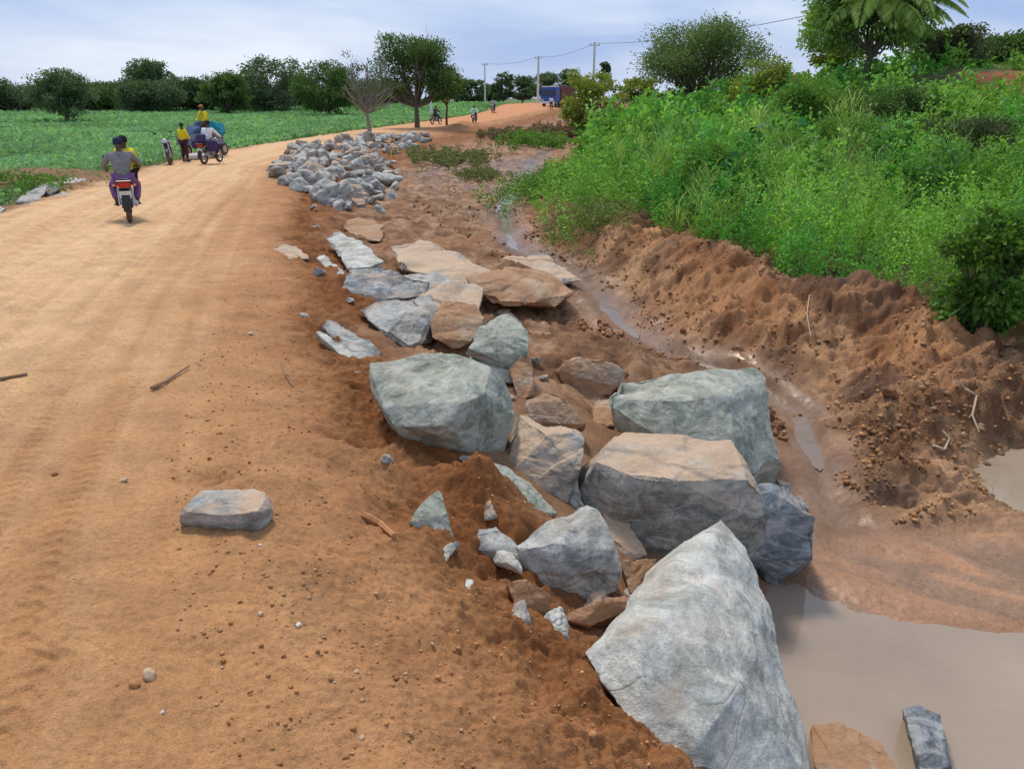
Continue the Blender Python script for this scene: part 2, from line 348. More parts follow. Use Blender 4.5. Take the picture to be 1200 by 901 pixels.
# ------------------------------------------------------------------ the ground sheet
rows = np.concatenate([np.linspace(-9, 1.2, 40)[:-1], np.exp(np.linspace(math.log(1.2), math.log(45), 1000))[:-1], np.exp(np.linspace(math.log(45), math.log(3500), 230))])
NC = 1050
u = np.linspace(-1, 1, NC); u = .62 * u + .38 * u ** 3
YY, UU = np.meshgrid(rows, u, indexing='ij')
XX = UU * (1.75 * np.maximum(YY, 0) + 2.6 + np.where(YY < 1, (1 - YY) * .6, 0))
ZZ = height(XX, YY)
def albedo(x, y, z):
    road, sh, mud, mo, veg, field = masks(x, y)
    n = fbm(x * .7, y * .5, 0, 4, 80) * .5 + .5; n2 = fbm(x * 2.7, y * 2.7, 0, 4, 81) * .5 + .5
    L = lambda a, b, t: np.array(a) * (1 - t[..., None]) + np.array(b) * t[..., None]
    s = (x - kx(3, y)) / np.maximum(kx(iB1, y) - kx(3, y), 1)
    streak = vnoise(s * 30 + .2 * fbm(x, y, 0, 2, 6), y * .15, 0, 90) * .6 + vnoise(s * 90, y * .3, 0, 91) * .4
    dry = np.clip(sm(1.05, .55, s + .25 * (n - .5)) * sm(1.5, 5.5, y) , 0, 1)
    roadc = L((.44, .225, .095), (.66, .42, .22), np.clip(dry * .85 + (streak - .5) * .75, 0, 1))
    roadc = roadc * (1 - sm(55, 95, y)[..., None]) + np.array((.55, .25, .11)) * sm(55, 95, y)[..., None]
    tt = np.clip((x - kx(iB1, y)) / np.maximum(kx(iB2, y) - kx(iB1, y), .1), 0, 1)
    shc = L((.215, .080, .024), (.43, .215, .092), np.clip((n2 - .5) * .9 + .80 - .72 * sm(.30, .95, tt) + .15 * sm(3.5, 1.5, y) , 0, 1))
    mudc = L((.15, .075, .038), (.38, .215, .115), np.clip((n2 - .5) * 1.8 + .5, 0, 1))
    mudc = L((.0, .0, .0), (1., 1., 1.), n * 0 + 1) * mudc
    orange = sm(.5, .72, n)[..., None]
    mudc = mudc * (1 - .5 * orange) + np.array((.36, .16, .07)) * .5 * orange
    sand = (sm(5.2, 4.4, y + (x - 2.5) * -.15 + .3 * (n2 - .5)) * sm(1.4, 1.9, x))[..., None]
    mudc = mudc * (1 - sand) + np.array((.46, .25, .14)) * sand
    moc = L((.15, .070, .034), (.43, .245, .125), np.clip((n2 - .5) * 2.8 + .45, 0, 1))
    dk = sm(.52, .66, fbm(x * 1.1 + 9, y * 1.1, 0, 5, 83, .6) * .5 + .5)[..., None]; moc = moc * (1 - dk * .75) + np.array((.115, .065, .045)) * dk * .75
    moc = moc * (1 - .45 * sm(.55, .75, n)[..., None]) + np.array((.40, .17, .06)) * .45 * sm(.55, .75, n)[..., None]
    vegc = L((.05, .07, .02), (.12, .11, .05), n2)
    far_ = sm(60, 160, y)[..., None]
    fieldc = L((.09, .12, .04), (.13, .20, .06), n) * (1 - .0 * far_)
    berm = np.clip(blob(x, y, *G(25, 208, -.5), 3.2, 4.0) * 1.8, 0, 1)[..., None]
    fieldc = fieldc * (1 - berm) + np.array((.24, .12, .07)) * berm
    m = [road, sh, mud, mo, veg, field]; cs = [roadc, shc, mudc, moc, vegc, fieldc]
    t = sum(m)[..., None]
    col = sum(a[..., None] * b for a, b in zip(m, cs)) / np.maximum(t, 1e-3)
    # bare red cut in the raised bank on the right
    cut = sm(15.6, 16.6, x + fbm(x, y, 0, 2, 16)) * (1 - sm(19.0, 20.2, x + fbm(x, y, 0, 2, 16))) * sm(26, 27, y) * (1 - sm(30.2, 31.2, y + .6 * fbm(x * 1.5, y, 0, 3, 17)))
    col = col * (1 - cut[..., None]) + np.array((.30, .10, .05)) * cut[..., None]
    # wetness, plus streaks of thin water with sheen put into the colour
    dS = abs(x - kx(iD, y))
    wet = mud * np.clip(sm(.7, .15, dS + .25 * (n2 - .5)) * .85 + sm(.52, .7, n2) * .5, 0, 1)
    wet = np.maximum(wet, mud * sm(-1.22, -1.34, z) * .9) * (1 - sm(40, 70, y))
    wet = np.maximum(wet, mo * sm(-1.15, -1.3, z) * .7)
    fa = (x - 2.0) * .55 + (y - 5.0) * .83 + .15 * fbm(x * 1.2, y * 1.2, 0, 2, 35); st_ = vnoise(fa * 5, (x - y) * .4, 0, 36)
    sheen_sk = np.maximum(sand[..., 0] * sm(.53, .49, .65 * st_ + .35 * vnoise(fa * 15, (x - y) * .8, 0, 39)) * sm(3.5, 4.2, y), sm(.20, .10, dS + .35 * (vnoise(x * 5, y * 2.2, 0, 84) - .45)) * sm(40, 12, y) * sm(4.6, 5.4, y))[..., None] * mud[..., None]
    col = col * (1 - .65 * sheen_sk) + np.array((.29, .19, .125)) * .65 * sheen_sk  # thin-water streaks on fan and channel, their sheen painted into the base colour
    wet = np.maximum(wet, sand[..., 0] * sm(.62, .45, st_) * sm(3.4, 4.2, y) * mud)
    col = col * (1 - .28 * wet[..., None])
    return np.clip(col, 0, 1), np.clip(wet, 0, 1)
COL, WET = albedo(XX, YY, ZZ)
NR = len(rows); idx = np.arange(NR * NC).reshape(NR, NC)
Q = np.stack([idx[:-1, :-1], idx[:-1, 1:], idx[1:, 1:], idx[1:, :-1]], -1).reshape(-1, 4)
me = np_mesh('ground', np.stack([XX, YY, ZZ], -1).reshape(-1, 3), Q, True)
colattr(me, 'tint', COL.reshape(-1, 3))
wa = me.attributes.new('wet', 'FLOAT', 'POINT'); wa.data.foreach_set('value', WET.ravel().astype(np.float32))
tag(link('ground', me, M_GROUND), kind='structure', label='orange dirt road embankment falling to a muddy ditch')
del Q, COL, WET

# water sheets
bm = bmesh.new()
vs_ = [bm.verts.new(p) for p in [(.6, -8, -1.345), (11, -8, -1.345), (11, 7.0, -1.345), (4.6, 7.0, -1.345), (3.9, 6.2, -1.345), (3.6, 5.2, -1.345), (.9, 4.9, -1.345)]]
bm.faces.new(vs_); me = bpy.data.meshes.new('muddy_pool'); bm.to_mesh(me); bm.free()
tag(link('muddy_pool', me, M_WATER), kind='structure', label='still grey-brown water at the foot of the boulders')
def ribbon(name, pts, label):
    # centre line pixels with half width in metres; laid just over the channel bed
    c = [(*G(p[0], p[1], p[2]), p[3]) for p in pts]; V = []; NW = 9
    n = 60; P_ = np.array(c); t = np.linspace(0, len(c) - 1, n)
    xs = np.interp(t, range(len(c)), P_[:, 0]); ys = np.interp(t, range(len(c)), P_[:, 1]); ws = np.interp(t, range(len(c)), P_[:, 2])
    ys = ys; xs = kx(iD, ys) + (xs - kx(iD, ys)) * .3
    ws = ws * np.clip(np.minimum(t, len(c) - 1 - t) * 2.5, .03, 1)
    zs = height(xs, ys, False); dx = np.gradient(xs); dy = np.gradient(ys); L_ = np.hypot(dx, dy)
    zl = np.convolve(np.pad(zs, 4, 'edge'), np.ones(9) / 9, 'valid') + .014
    for i in range(n):
        for k in np.linspace(-1, 1, NW):
            V.append((xs[i] - dy[i] / L_[i] * ws[i] * k, ys[i] + dx[i] / L_[i] * ws[i] * k, zl[i]))
    ii = np.arange(n * NW).reshape(n, NW)
    q = np.stack([ii[:-1, :-1], ii[:-1, 1:], ii[1:, 1:], ii[1:, :-1]], -1).reshape(-1, 4)
    tag(link(name, np_mesh(name, np.array(V), q, True), M_STREAM), kind='structure', label=label)
ribbon('stream', [(605, 222, -1.3, .25), (590, 245, -1.28, .35), (592, 268, -1.25, .28), (600, 292, -1.22, .12)], 'narrow bright runnel in the ditch')
ribbon('stream', [(712, 350, -1.2, .1), (724, 372, -1.2, .2), (738, 392, -1.2, .15)], 'small puddle in the ditch mud')
ribbon('stream', [(900, 452, -1.25, .16), (942, 490, -1.3, .22), (958, 520, -1.28, .2), (962, 548, -1.28, .12)], 'shallow stream running round the boulders into the pool')

# ------------------------------------------------------------------ rocks
def hull_mesh(points, name='rock', voxel=.03, amp=.02, seed=0, facet=.05, chips=7):
    bm = bmesh.new()
    for p in points: bm.verts.new(p)
    r = bmesh.ops.convex_hull(bm, input=bm.verts[:])
    junk = [g for g in r['geom_interior'] if isinstance(g, bmesh.types.BMVert)] + [g for g in r['geom_unused'] if isinstance(g, bmesh.types.BMVert)]
    for v in set(junk):
        if v.is_valid: bm.verts.remove(v)
    rq = np.random.default_rng(seed + 77); co_ = np.array([v.co[:] for v in bm.verts]); cen = co_.mean(0)
    for q in range(chips):
        nrm = rq.normal(0, 1, 3); nrm /= np.linalg.norm(nrm); co_ = np.array([v.co[:] for v in bm.verts]); dd = (co_ - cen) @ nrm; sup = dd.max()
        pl = cen + nrm * sup * rq.uniform(.82, .96)
        g = bmesh.ops.bisect_plane(bm, geom=bm.verts[:] + bm.edges[:] + bm.faces[:], plane_co=pl, plane_no=nrm, clear_outer=True)
        ed = [e for e in g['geom_cut'] if isinstance(e, bmesh.types.BMEdge)]
        if ed: bmesh.ops.edgeloop_fill(bm, edges=ed)
    bmesh.ops.recalc_face_normals(bm, faces=bm.faces[:])
    me = bpy.data.meshes.new(name); bm.to_mesh(me); bm.free()
    o = bpy.data.objects.new('t', me); C.objects.link(o)
    md = o.modifiers.new('r', 'REMESH'); md.mode = 'VOXEL'; md.voxel_size = voxel
    dg = bpy.context.evaluated_depsgraph_get(); m2 = bpy.data.meshes.new_from_object(o.evaluated_get(dg)); bpy.data.objects.remove(o); bpy.data.meshes.remove(me)
    n = len(m2.vertices); co = np.empty(n * 3, np.float32); m2.vertices.foreach_get('co', co); co = co.reshape(-1, 3).astype(float)
    no = np.empty(n * 3, np.float32); m2.vertices.foreach_get('normal', no); no = no.reshape(-1, 3)
    size = np.ptp(co, axis=0).max(); rs = np.random.default_rng(seed)
    f = 1 / size
    # creased planes: sharp-crested, direction-warped noise, like broken faces
    rot = np.linalg.qr(rs.normal(0, 1, (3, 3)))[0]; cr = (co @ rot) * f * np.array([2.2, 3.4, 1.5])
    t1 = np.abs(((cr[:, 0] + .35 * fbm(cr[:, 0], cr[:, 1], cr[:, 2], 2, seed + 4)) % 1) - .5)
    t2 = np.abs(((cr[:, 1] + cr[:, 2] * .6 + .4 * fbm(cr[:, 1], cr[:, 2], cr[:, 0], 2, seed + 5)) % 1) - .5)
    d = (np.minimum(t1, .3) + np.minimum(t2, .28) - .4) * facet * size * 2.2
    d = d - np.maximum(0, ridged(cr[:, 0], cr[:, 1], cr[:, 2], 3, seed + 6) - .72) * facet * size * 4
    x, y, z = co.T * f * 3
    d = d + fbm(x, y, z, 3, seed) * amp * size * .45
    # broken ledges: one side of an uneven plane stands proud of the other
    for q in range(6):
        pn = rs.normal(0, 1, 3); pn /= np.linalg.norm(pn); off_ = rs.uniform(-.28, .28) * size; cc = co.mean(0)
        e_ = (co - cc) @ pn - off_ + size * .05 * fbm(co[:, 0] * f * 4, co[:, 1] * f * 4, co[:, 2] * f * 4, 3, seed + 60 + q)
        side = np.cross(pn, rs.normal(0, 1, 3)); half = sm(-.05, .05, ((co - cc) @ side) / size + rs.uniform(-.1, .2))
        d = d - sm(0, .022 * size, e_) * half * size * rs.uniform(.004, .014)
    # thin layering steps
    ax = rs.normal(0, 1, 3) + np.array([0, 0, 1.2]); ax /= np.linalg.norm(ax)
    lay = (co @ ax) * f * 9 + fbm(x * .8, y * .8, z * .8, 2, seed + 3) * 1.2
    d = d + (np.abs(lay - np.round(lay)) - .25) * -.006 * size
    x, y, z = co.T * 22
    d = d + (ridged(x, y, z, 3, seed + 9) - .5) * min(.009, size * .018)
    co = co + no * d[:, None]
    m2.vertices.foreach_set('co', co.astype(np.float32).ravel()); m2.update()
    m2.polygons.foreach_set('use_smooth', np.ones(len(m2.polygons), bool))
    try: m2.set_sharp_from_angle(angle=R(30))
    except Exception: pass
    m2.name = name
    return m2
CAM = np.array([0, 0, CAMZ])
def traced(verts, label, mat, thick=.5, cat='rock', chips=7, voxel=None, amp=.018, facet=.022, name='boulder', group=None, lift=0.0):
    low = sorted(verts, key=lambda v: -min(v[1], 1000))[:3]; dz = []
    for v in low:
        z = v[2]
        for _ in range(12): p = PZ(v[0], v[1], z); z = .5 * z + .5 * hgt(p[0], p[1])
        dz.append(z - v[2])
    sh_ = max(0.0, float(np.mean(dz)) + .015)
    if sh_ > 0: print('lift', label[:40], round(sh_, 2))
    P_ = np.array([PZ(v[0], v[1], v[2] + sh_ + lift) for v in verts]); c = P_.mean(0)
    dist = np.linalg.norm(c - CAM); pts = list(P_)
    for k, shr in ((.45, .05), (1.0, .28)):
        for p in P_:
            q = p + (c - p) * shr
            d_ = (q - CAM); d_ /= np.linalg.norm(d_)
            pts.append(q + d_ * thick * k + np.array([0, 0, -.10 * k]))
    size = np.ptp(P_, axis=0).max()
    vx = voxel or max(size / 105, .006)
    pts = np.array(pts); org = np.array([pts[:, 0].mean(), pts[:, 1].mean(), pts[:, 2].min()])
    m = hull_mesh(pts - org, name, vx, amp, int(abs(verts[0][0] * 7 + verts[0][1])), facet, chips)
    o = link(name, m, M_R[mat]); o.location = org
    return tag(o, label, cat, group)
BOULD = [
 # front slab
 ([(845, 603, -.42), (880, 640, -.5), (905, 690, -.6), (935, 785, -.72), (965, 930, -.85), (780, 935, -.42), (760, 860, -.38), (715, 800, -.34), (680, 762, -.34), (722, 722, -.26), (778, 656, -.50), (738, 692, -.46), (838, 672, -.34), (800, 632, -.50), (748, 748, -.22), (800, 700, -.27), (870, 800, -.40)],
  'largest pale grey leaning boulder in the foreground with rust marks on its left corner', 'pale', .55),
 # wide block
 ([(668, 545, -.50), (692, 502, -.45), (858, 512, -.45), (880, 560, -.55), (898, 580, -.66), (905, 620, -.85), (895, 670, -1.25), (835, 660, -1.2), (725, 652, -1.12), (672, 592, -.75), (780, 560, -.48)],
  'broad grey block with an orange dusty top resting against the dark block by the stream', 'mixed', .7),
 ([(880, 562, -.60), (925, 565, -.68), (957, 605, -.80), (955, 655, -1.10), (905, 692, -1.34), (860, 640, -1.0), (862, 590, -.72)],
  'dark blue-grey rounded end boulder overhanging the shallow stream', 'dark', .5),
 ([(710, 462, -.42), (724, 443, -.38), (825, 430, -.36), (860, 428, -.38), (888, 426, -.42), (901, 442, -.5), (900, 490, -.72), (922, 548, -1.0), (905, 572, -1.1), (862, 560, -.9), (800, 515, -.65), (715, 502, -.62), (845, 470, -.42)],
  'high-standing green-grey block behind the orange-topped one, nearest the mud bank', 'green', .75),
 ([(430, 420, -.16), (500, 405, -.12), (532, 410, -.11), (592, 437, -.22), (608, 466, -.36), (604, 505, -.62), (590, 538, -.76), (562, 538, -.68), (472, 515, -.42), (453, 490, -.34), (466, 455, -.24), (540, 480, -.28), (430, 445, -.3)],
  'big green-grey boulder with a flat sloping top and mossy right end', 'green', .6),
 ([(597, 360, -.10), (621, 384, -.2), (619, 415, -.38), (602, 436, -.52), (580, 428, -.46), (545, 412, -.34), (562, 384, -.2)],
  'pointed pale green-grey rock standing just behind the big flat-topped boulder', 'green', .35),
 ([(595, 432, -.62), (617, 412, -.55), (626, 432, -.65), (627, 462, -.8), (608, 472, -.85)], 'narrow brown stone under the pointed pale rock', 'brown', .3),
 ([(418, 358, -.22), (440, 350, -.17), (505, 345, -.14), (520, 370, -.22), (515, 400, -.42), (480, 410, -.45), (445, 388, -.36), (430, 375, -.3)],
  'white-edged dark grey rock wedged left of the rounded brown boulder', 'grey', .5),
 ([(480, 352, -.16), (508, 332, -.14), (548, 328, -.2), (570, 340, -.3), (560, 365, -.35), (500, 368, -.25)], 'pale flat rock lying over the rounded brown boulder', 'mixed', .5),
 ([(503, 372, -.26), (520, 352, -.2), (558, 356, -.24), (573, 376, -.36), (562, 396, -.46), (532, 409, -.5), (505, 394, -.4)],
  'rounded brown boulder between the white-edged rock and the pointed rock', 'brown', .45),
 ([(379, 278, -.32), (396, 267, -.26), (425, 280, -.28), (452, 304, -.35), (453, 318, -.45), (412, 320, -.42), (398, 302, -.4)],
  'smooth pale slab at the upper end of the near boulders', 'pale', .4),
 ([(400, 340, -.36), (408, 312, -.28), (452, 314, -.28), (508, 326, -.38), (512, 345, -.48), (478, 350, -.5), (430, 356, -.46)],
  'dark slate rock below the smooth pale slab', 'dark', .5),
 ([(452, 284, -.42), (478, 275, -.36), (505, 280, -.36), (548, 297, -.45), (590, 320, -.62), (572, 338, -.72), (512, 332, -.6), (470, 318, -.55)],
  'long tan and grey slab sloping from the road side toward the ditch', 'mixed', .7),
 ([(545, 325, -.5), (590, 312, -.6), (640, 318, -.74), (680, 340, -.9), (650, 362, -1.0), (590, 360, -.8), (560, 345, -.64)],
  'low rock smeared with orange mud at the ditch end of the tan slab', 'brown', .6),
 ([(650, 432, -.82), (672, 415, -.72), (700, 419, -.75), (740, 436, -.88), (715, 462, -1.05), (665, 462, -1.05)],
  'upper rounded brown rock in the mud left of the high-standing block', 'brown', .35),
 ([(608, 472, -.75), (640, 454, -.66), (665, 468, -.7), (690, 498, -.85), (650, 508, -.95), (612, 494, -.86)],
  'lower rounded brown rock beside the mossy right end of the big boulder', 'brown', .35),
 ([(604, 482, -.62), (640, 508, -.6), (690, 504, -.62), (680, 560, -.82), (662, 597, -1.0), (635, 590, -.98), (598, 556, -.85), (585, 538, -.82)],
  'mottled tan and green rock wedged between the big boulder and the orange-topped block', 'mixed', .4),
 ([(540, 534, -.47), (590, 542, -.55), (625, 570, -.64), (655, 602, -.74), (625, 612, -.72), (585, 585, -.6)],
  'flat pale slab half buried under orange soil below the big boulder', 'green', .25),
 ([(513, 562, -.22), (527, 600, -.3), (536, 642, -.44), (520, 645, -.44), (478, 612, -.33), (500, 600, -.3)],
  'small thin triangular stone standing up in the orange soil', 'green', .09),
 ([(560, 618, -.40), (575, 610, -.38), (600, 630, -.42), (624, 658, -.5), (618, 670, -.56), (580, 662, -.54), (552, 646, -.48)],
  'small grey stone in front of the square-cut rock, touching the soil', 'grey', .2),
 ([(604, 638, -.46), (640, 608, -.43), (688, 588, -.40), (705, 600, -.44), (724, 645, -.55), (739, 692, -.72), (690, 702, -.78), (652, 716, -.78), (622, 690, -.7), (650, 640, -.44)],
  'square-cut grey rock with a light top between the orange-topped block and the soil', 'grey', .4),
 ([(592, 682, -.62), (622, 676, -.58), (648, 696, -.62), (642, 722, -.72), (606, 714, -.7)], 'small brown stone below the square-cut rock', 'brown', .25),
 ([(645, 722, -.66), (700, 702, -.62), (748, 690, -.66), (738, 715, -.72), (690, 735, -.72)], 'tan flat stone tucked behind the left corner of the largest boulder', 'brown', .25),
 ([(726, 656, -.7), (770, 654, -.72), (766, 680, -.8), (738, 696, -.82)], 'tan stone wedged between the square-cut rock and the largest boulder', 'brown', .25),
 ([(204, 604, -.02), (236, 574, .03), (300, 571, .03), (320, 576, .03), (322, 600, -.03), (303, 624, -.09), (270, 624, -.09), (225, 608, -.03), (268, 604, .0), (300, 600, .02)],
  'lone grey stone with a dusty pale top lying on the orange road edge', 'mixed', .14),
 ([(1056, 826, -1.20), (1072, 823, -1.18), (1104, 836, -1.2), (1118, 915, -1.25), (1080, 915, -1.25)], 'wet dark slate slab poking out of the muddy pool', 'wet', .25),
 ([(948, 850, -1.26), (985, 846, -1.22), (1030, 868, -1.24), (1062, 915, -1.27), (955, 915, -1.27)], 'smooth brown rock just above the water beside the largest boulder', 'brown', .3),
 ([(318, 288, -.36), (334, 282, -.34), (352, 290, -.36), (364, 303, -.42), (340, 306, -.44), (322, 302, -.42)], 'flat grey stone half sunk in the road edge, left of the smooth pale slab', 'mixed', .3),
 ([(366, 298, -.40), (378, 296, -.38), (405, 318, -.42), (400, 326, -.46), (380, 312, -.44)], 'thin pale sliver of stone next to the smooth pale slab', 'pale', .2),
 ([(374, 382, -.30), (384, 371, -.27), (400, 378, -.3), (428, 398, -.36), (424, 410, -.42), (392, 398, -.38)], 'small blue-grey slate piece in the orange soil', 'grey', .2),
 ([(366, 386, -.27), (380, 388, -.27), (432, 424, -.34), (428, 434, -.38), (394, 412, -.33)], 'long thin pale stone shard at the left edge of the near boulders', 'pale', .12),
 ([(586, 300, -.72), (640, 298, -.8), (690, 326, -.95), (650, 336, -1.0), (600, 322, -.85)], 'grey slab behind the mud-smeared rock at the ditch end', 'mixed', .4),
 ([(398, 262, -.6), (420, 250, -.58), (452, 262, -.65), (450, 284, -.75), (415, 282, -.7)], 'tan boulder at the top end of the near boulders, beside the smooth pale slab', 'brown', .5),
 ([(545, 408, -.42), (600, 432, -.5), (604, 452, -.62), (560, 436, -.5)], 'pale wedge of rock under the left foot of the pointed rock', 'pale', .4),
 ([(655, 560, -.85), (676, 556, -.8), (690, 600, -.95), (664, 604, -1.0)], 'narrow grey rock jammed between the mottled rock and the orange-topped block', 'grey', .4),
 ([(455, 322, -.45), (520, 318, -.5), (548, 330, -.55), (500, 350, -.6), (462, 342, -.55)], 'grey rock between the dark slate rock and the tan slab', 'grey', .5),
 ([(700, 596, -.85), (735, 600, -.9), (760, 650, -1.0), (735, 662, -1.05), (710, 640, -.95)], 'brown-grey rock in the shade under the front of the orange-topped block', 'mixed', .4),
 ([(392, 400, -.32), (432, 398, -.34), (450, 414, -.42), (425, 428, -.42)], 'buried grey rock top left of the big flat-topped boulder', 'grey', .3),
 ([(690, 470, -.8), (716, 466, -.78), (720, 500, -.9), (694, 500, -.9)], 'brown rock touching the left face of the high-standing block', 'brown', .3),
]
for i_, b_ in enumerate(BOULD): traced(b_[0], b_[1], b_[2], b_[3], lift=.07 if b_[2] == 'brown' and i_ < 26 else 0, amp=.010 if i_ == 0 else .018, facet=.014 if i_ == 0 else .020, chips=3 if i_ == 0 else 8)
# rocks beside the left edge of the road
for vts, lab, mt in [
 ([(18, 238, -.50), (30, 224, -.36), (48, 214, -.25), (58, 218, -.28), (50, 234, -.5), (30, 241, -.55)], 'tilted grey slab, leftmost of the large stones at the far road edge', 'grey'),
 ([(44, 216, -.26), (66, 212, -.25), (72, 220, -.38), (60, 229, -.5), (46, 228, -.48)], 'dark grey stone leaning on the tilted slab at the far road edge', 'dark'),
 ([(66, 214, -.4), (84, 208, -.36), (102, 209, -.38), (100, 216, -.5), (72, 222, -.52)], 'flat whitish slab at the right end of the far road-edge stones', 'pale'),
 ([(-20, 246, -.45), (-2, 240, -.42), (10, 242, -.45), (2, 250, -.5), (-18, 254, -.55)], 'pale stone cut by the left edge of the picture', 'pale'),
 ([(58, 229, -.5), (74, 224, -.48), (84, 228, -.52), (70, 233, -.56)], 'low white stone in front of the dark leaning one', 'pale')]:
    traced(vts, lab, mt, .7, voxel=.03)

# the far heap of smaller stones: prototypes, then copies
def random_rock(seed, flat=.75, name='stone', voxel=.045, facet=.05):
    rs = np.random.default_rng(seed); n = 14
    d = rs.normal(0, 1, (n, 3)); d /= np.linalg.norm(d, axis=1)[:, None]
    p = d * rs.uniform(.75, 1.1, (n, 1)) * np.array([.5, .38, .5 * flat])
    return hull_mesh(p, name, voxel, .02, seed, facet)
protos = [random_rock(100 + i, [.5, .7, .9, .6, .8, .45][i % 6]) for i in range(9)]
mats = ['grey', 'pale', 'mixed', 'mixed', 'pale', 'grey', 'pale', 'mixed', 'grey']
for p_, m_ in zip(protos, mats): p_.materials.append(M_R[m_])
heap = [(318, 200), (335, 182), (352, 172), (400, 162), (500, 160), (506, 170), (470, 180), (440, 182), (468, 205), (462, 232), (440, 240), (392, 250), (362, 232), (330, 218)]
placed = []; rr_ = random.Random(9)
def put_stone(px, py, size, lab, grp, lift=.12, z0=-.8, nm='stone'):
    # iterate so the stone sits on the real ground under that spot
    z = z0
    for _ in range(8):
        p = PZ(px, py, z); z = .5 * z + .5 * hgt(p[0], p[1])
    p = PZ(px, py, z)
    i = rr_.randrange(9); o = bpy.data.objects.new(nm, protos[i]); C.objects.link(o)
    s = size; o.scale = (s * rr_.uniform(.8, 1.3), s * rr_.uniform(.8, 1.2), s * rr_.uniform(.7, 1.05)); o.rotation_euler = (rr_.uniform(-.5, .5), rr_.uniform(-.5, .5), rr_.uniform(0, 6.28))
    o.location = (p[0], p[1], hgt(p[0], p[1]) + s * lift + 0)
    return tag(o, lab, 'rock', grp)
big_heap = [(405, 232, 1.15, 'big slate-grey rock at the front of the far heap'), (382, 212, .9, 'grey rock in the middle of the far heap, left of its front'), (432, 210, .85, 'grey rock at the right shoulder of the far heap'), (455, 211, .8, 'green-grey rock at the right end of the far heap'),
            (445, 234, .65, 'tan stone at the right foot of the far heap'), (446, 250, .5, 'white flat stone lying alone just below the far heap'), (368, 247, .3, 'small white stone on the soil left of the far heap'), (425, 190, .75, 'upright pale block on top of the far heap'), (362, 210, .8, 'tan-grey rock on the left flank of the far heap'), (345, 212, .5, 'low stone at the left foot of the far heap'),
            (412, 214, .9, 'dark-sided rock behind the front rock of the far heap'), (395, 244, .6, 'dark small rock at the lower tip of the far heap'), (408, 247, .55, 'brown stone at the lower tip of the far heap')]
for px, py, s, lab in big_heap: put_stone(px, py, s, lab, 'stones in the far heap', .2)
grpf = 'stones in the far heap'
tries = 0
while len(placed) < 150 and tries < 6000:
    tries += 1
    px = rr_.uniform(315, 508); py = rr_.uniform(160, 250)
    if not inpoly([px], [py], heap)[0]: continue
    mind = 4 + (py - 150) * .115
    if any((px - a) ** 2 + ((py - b) * 2.0) ** 2 < mind ** 2 for a, b in placed): continue
    placed.append((px, py))
    s = rr_.uniform(.65, 1.4) * (1.0 if py > 185 else .9)
    lab = ('small broken grey stone among many in the far roadside heap', 'small pale stone in the strip beyond the far heap')[py < 182]
    put_stone(px, py, s, lab, ('stones in the far heap', 'stones in the strip beyond the heap')[py < 182], .10)

gaps = [(470, 300), (560, 352), (585, 372), (600, 470), (640, 445), (625, 505), (655, 512), (545, 545), (575, 600), (595, 665), (610, 725), (650, 730), (690, 716), (745, 700), (715, 650), (690, 580), (388, 345), (378, 322), (410, 350), (430, 262), (372, 268), (585, 335), (640, 345), (700, 452), (630, 430), (935, 590), (918, 566), (455, 545), (530, 655), (548, 690), (660, 745), (420, 440), (355, 372)]
for px, py in gaps: put_stone(px + rr_.uniform(-5, 5), py + rr_.uniform(-4, 4), rr_.uniform(.10, .30) * (1.3 if py < 400 else .8), 'small broken stone half sunk in soil between the near boulders', 'small stones between the near boulders', .05, -.6)
# pebbles and clods on the road
M_PEB = paint('pebble_tan', (.50, .36, .22), .9, sc=60); M_PEBW = paint('pebble_white', (.66, .62, .54), .9, sc=60); M_CLOD = paint('soil_clod', (.42, .205, .088), .98, 0, .1, .3, 40)
peb = []
for i in range(5):
    m = hull_mesh((lambda q: q / np.linalg.norm(q, axis=1)[:, None])(np.random.default_rng(300 + i).normal(0, 1, (40, 3))) * np.array([.5, .4, .32]), 'pebble', .07, .02, 300 + i, .02); peb.append(m)
pm = {}
def pebble(px, py, d, mat, lab, grp, sink=.12):
    z = 0.0 if py > 500 else -.15
    for _ in range(10):
        p = PZ(px, py, z); z = .5 * z + .5 * hgt(p[0], p[1])
    p = PZ(px, py, z); k = (rr_.randrange(5), mat.name)
    if k not in pm:
        pm[k] = peb[k[0]].copy(); pm[k].materials.append(mat)
    o = bpy.data.objects.new('pebble' if mat is not M_CLOD else 'soil_clod', pm[k]); C.objects.link(o); o.scale = (d * .8, d * .8, d * .7)
    o.rotation_euler = (rr_.uniform(-.6, .6), rr_.uniform(-.6, .6), rr_.uniform(0, 6.28)); o.location = (p[0], p[1], z + d * sink)
    return tag(o, lab, 'pebble' if mat is not M_CLOD else 'clod', grp)
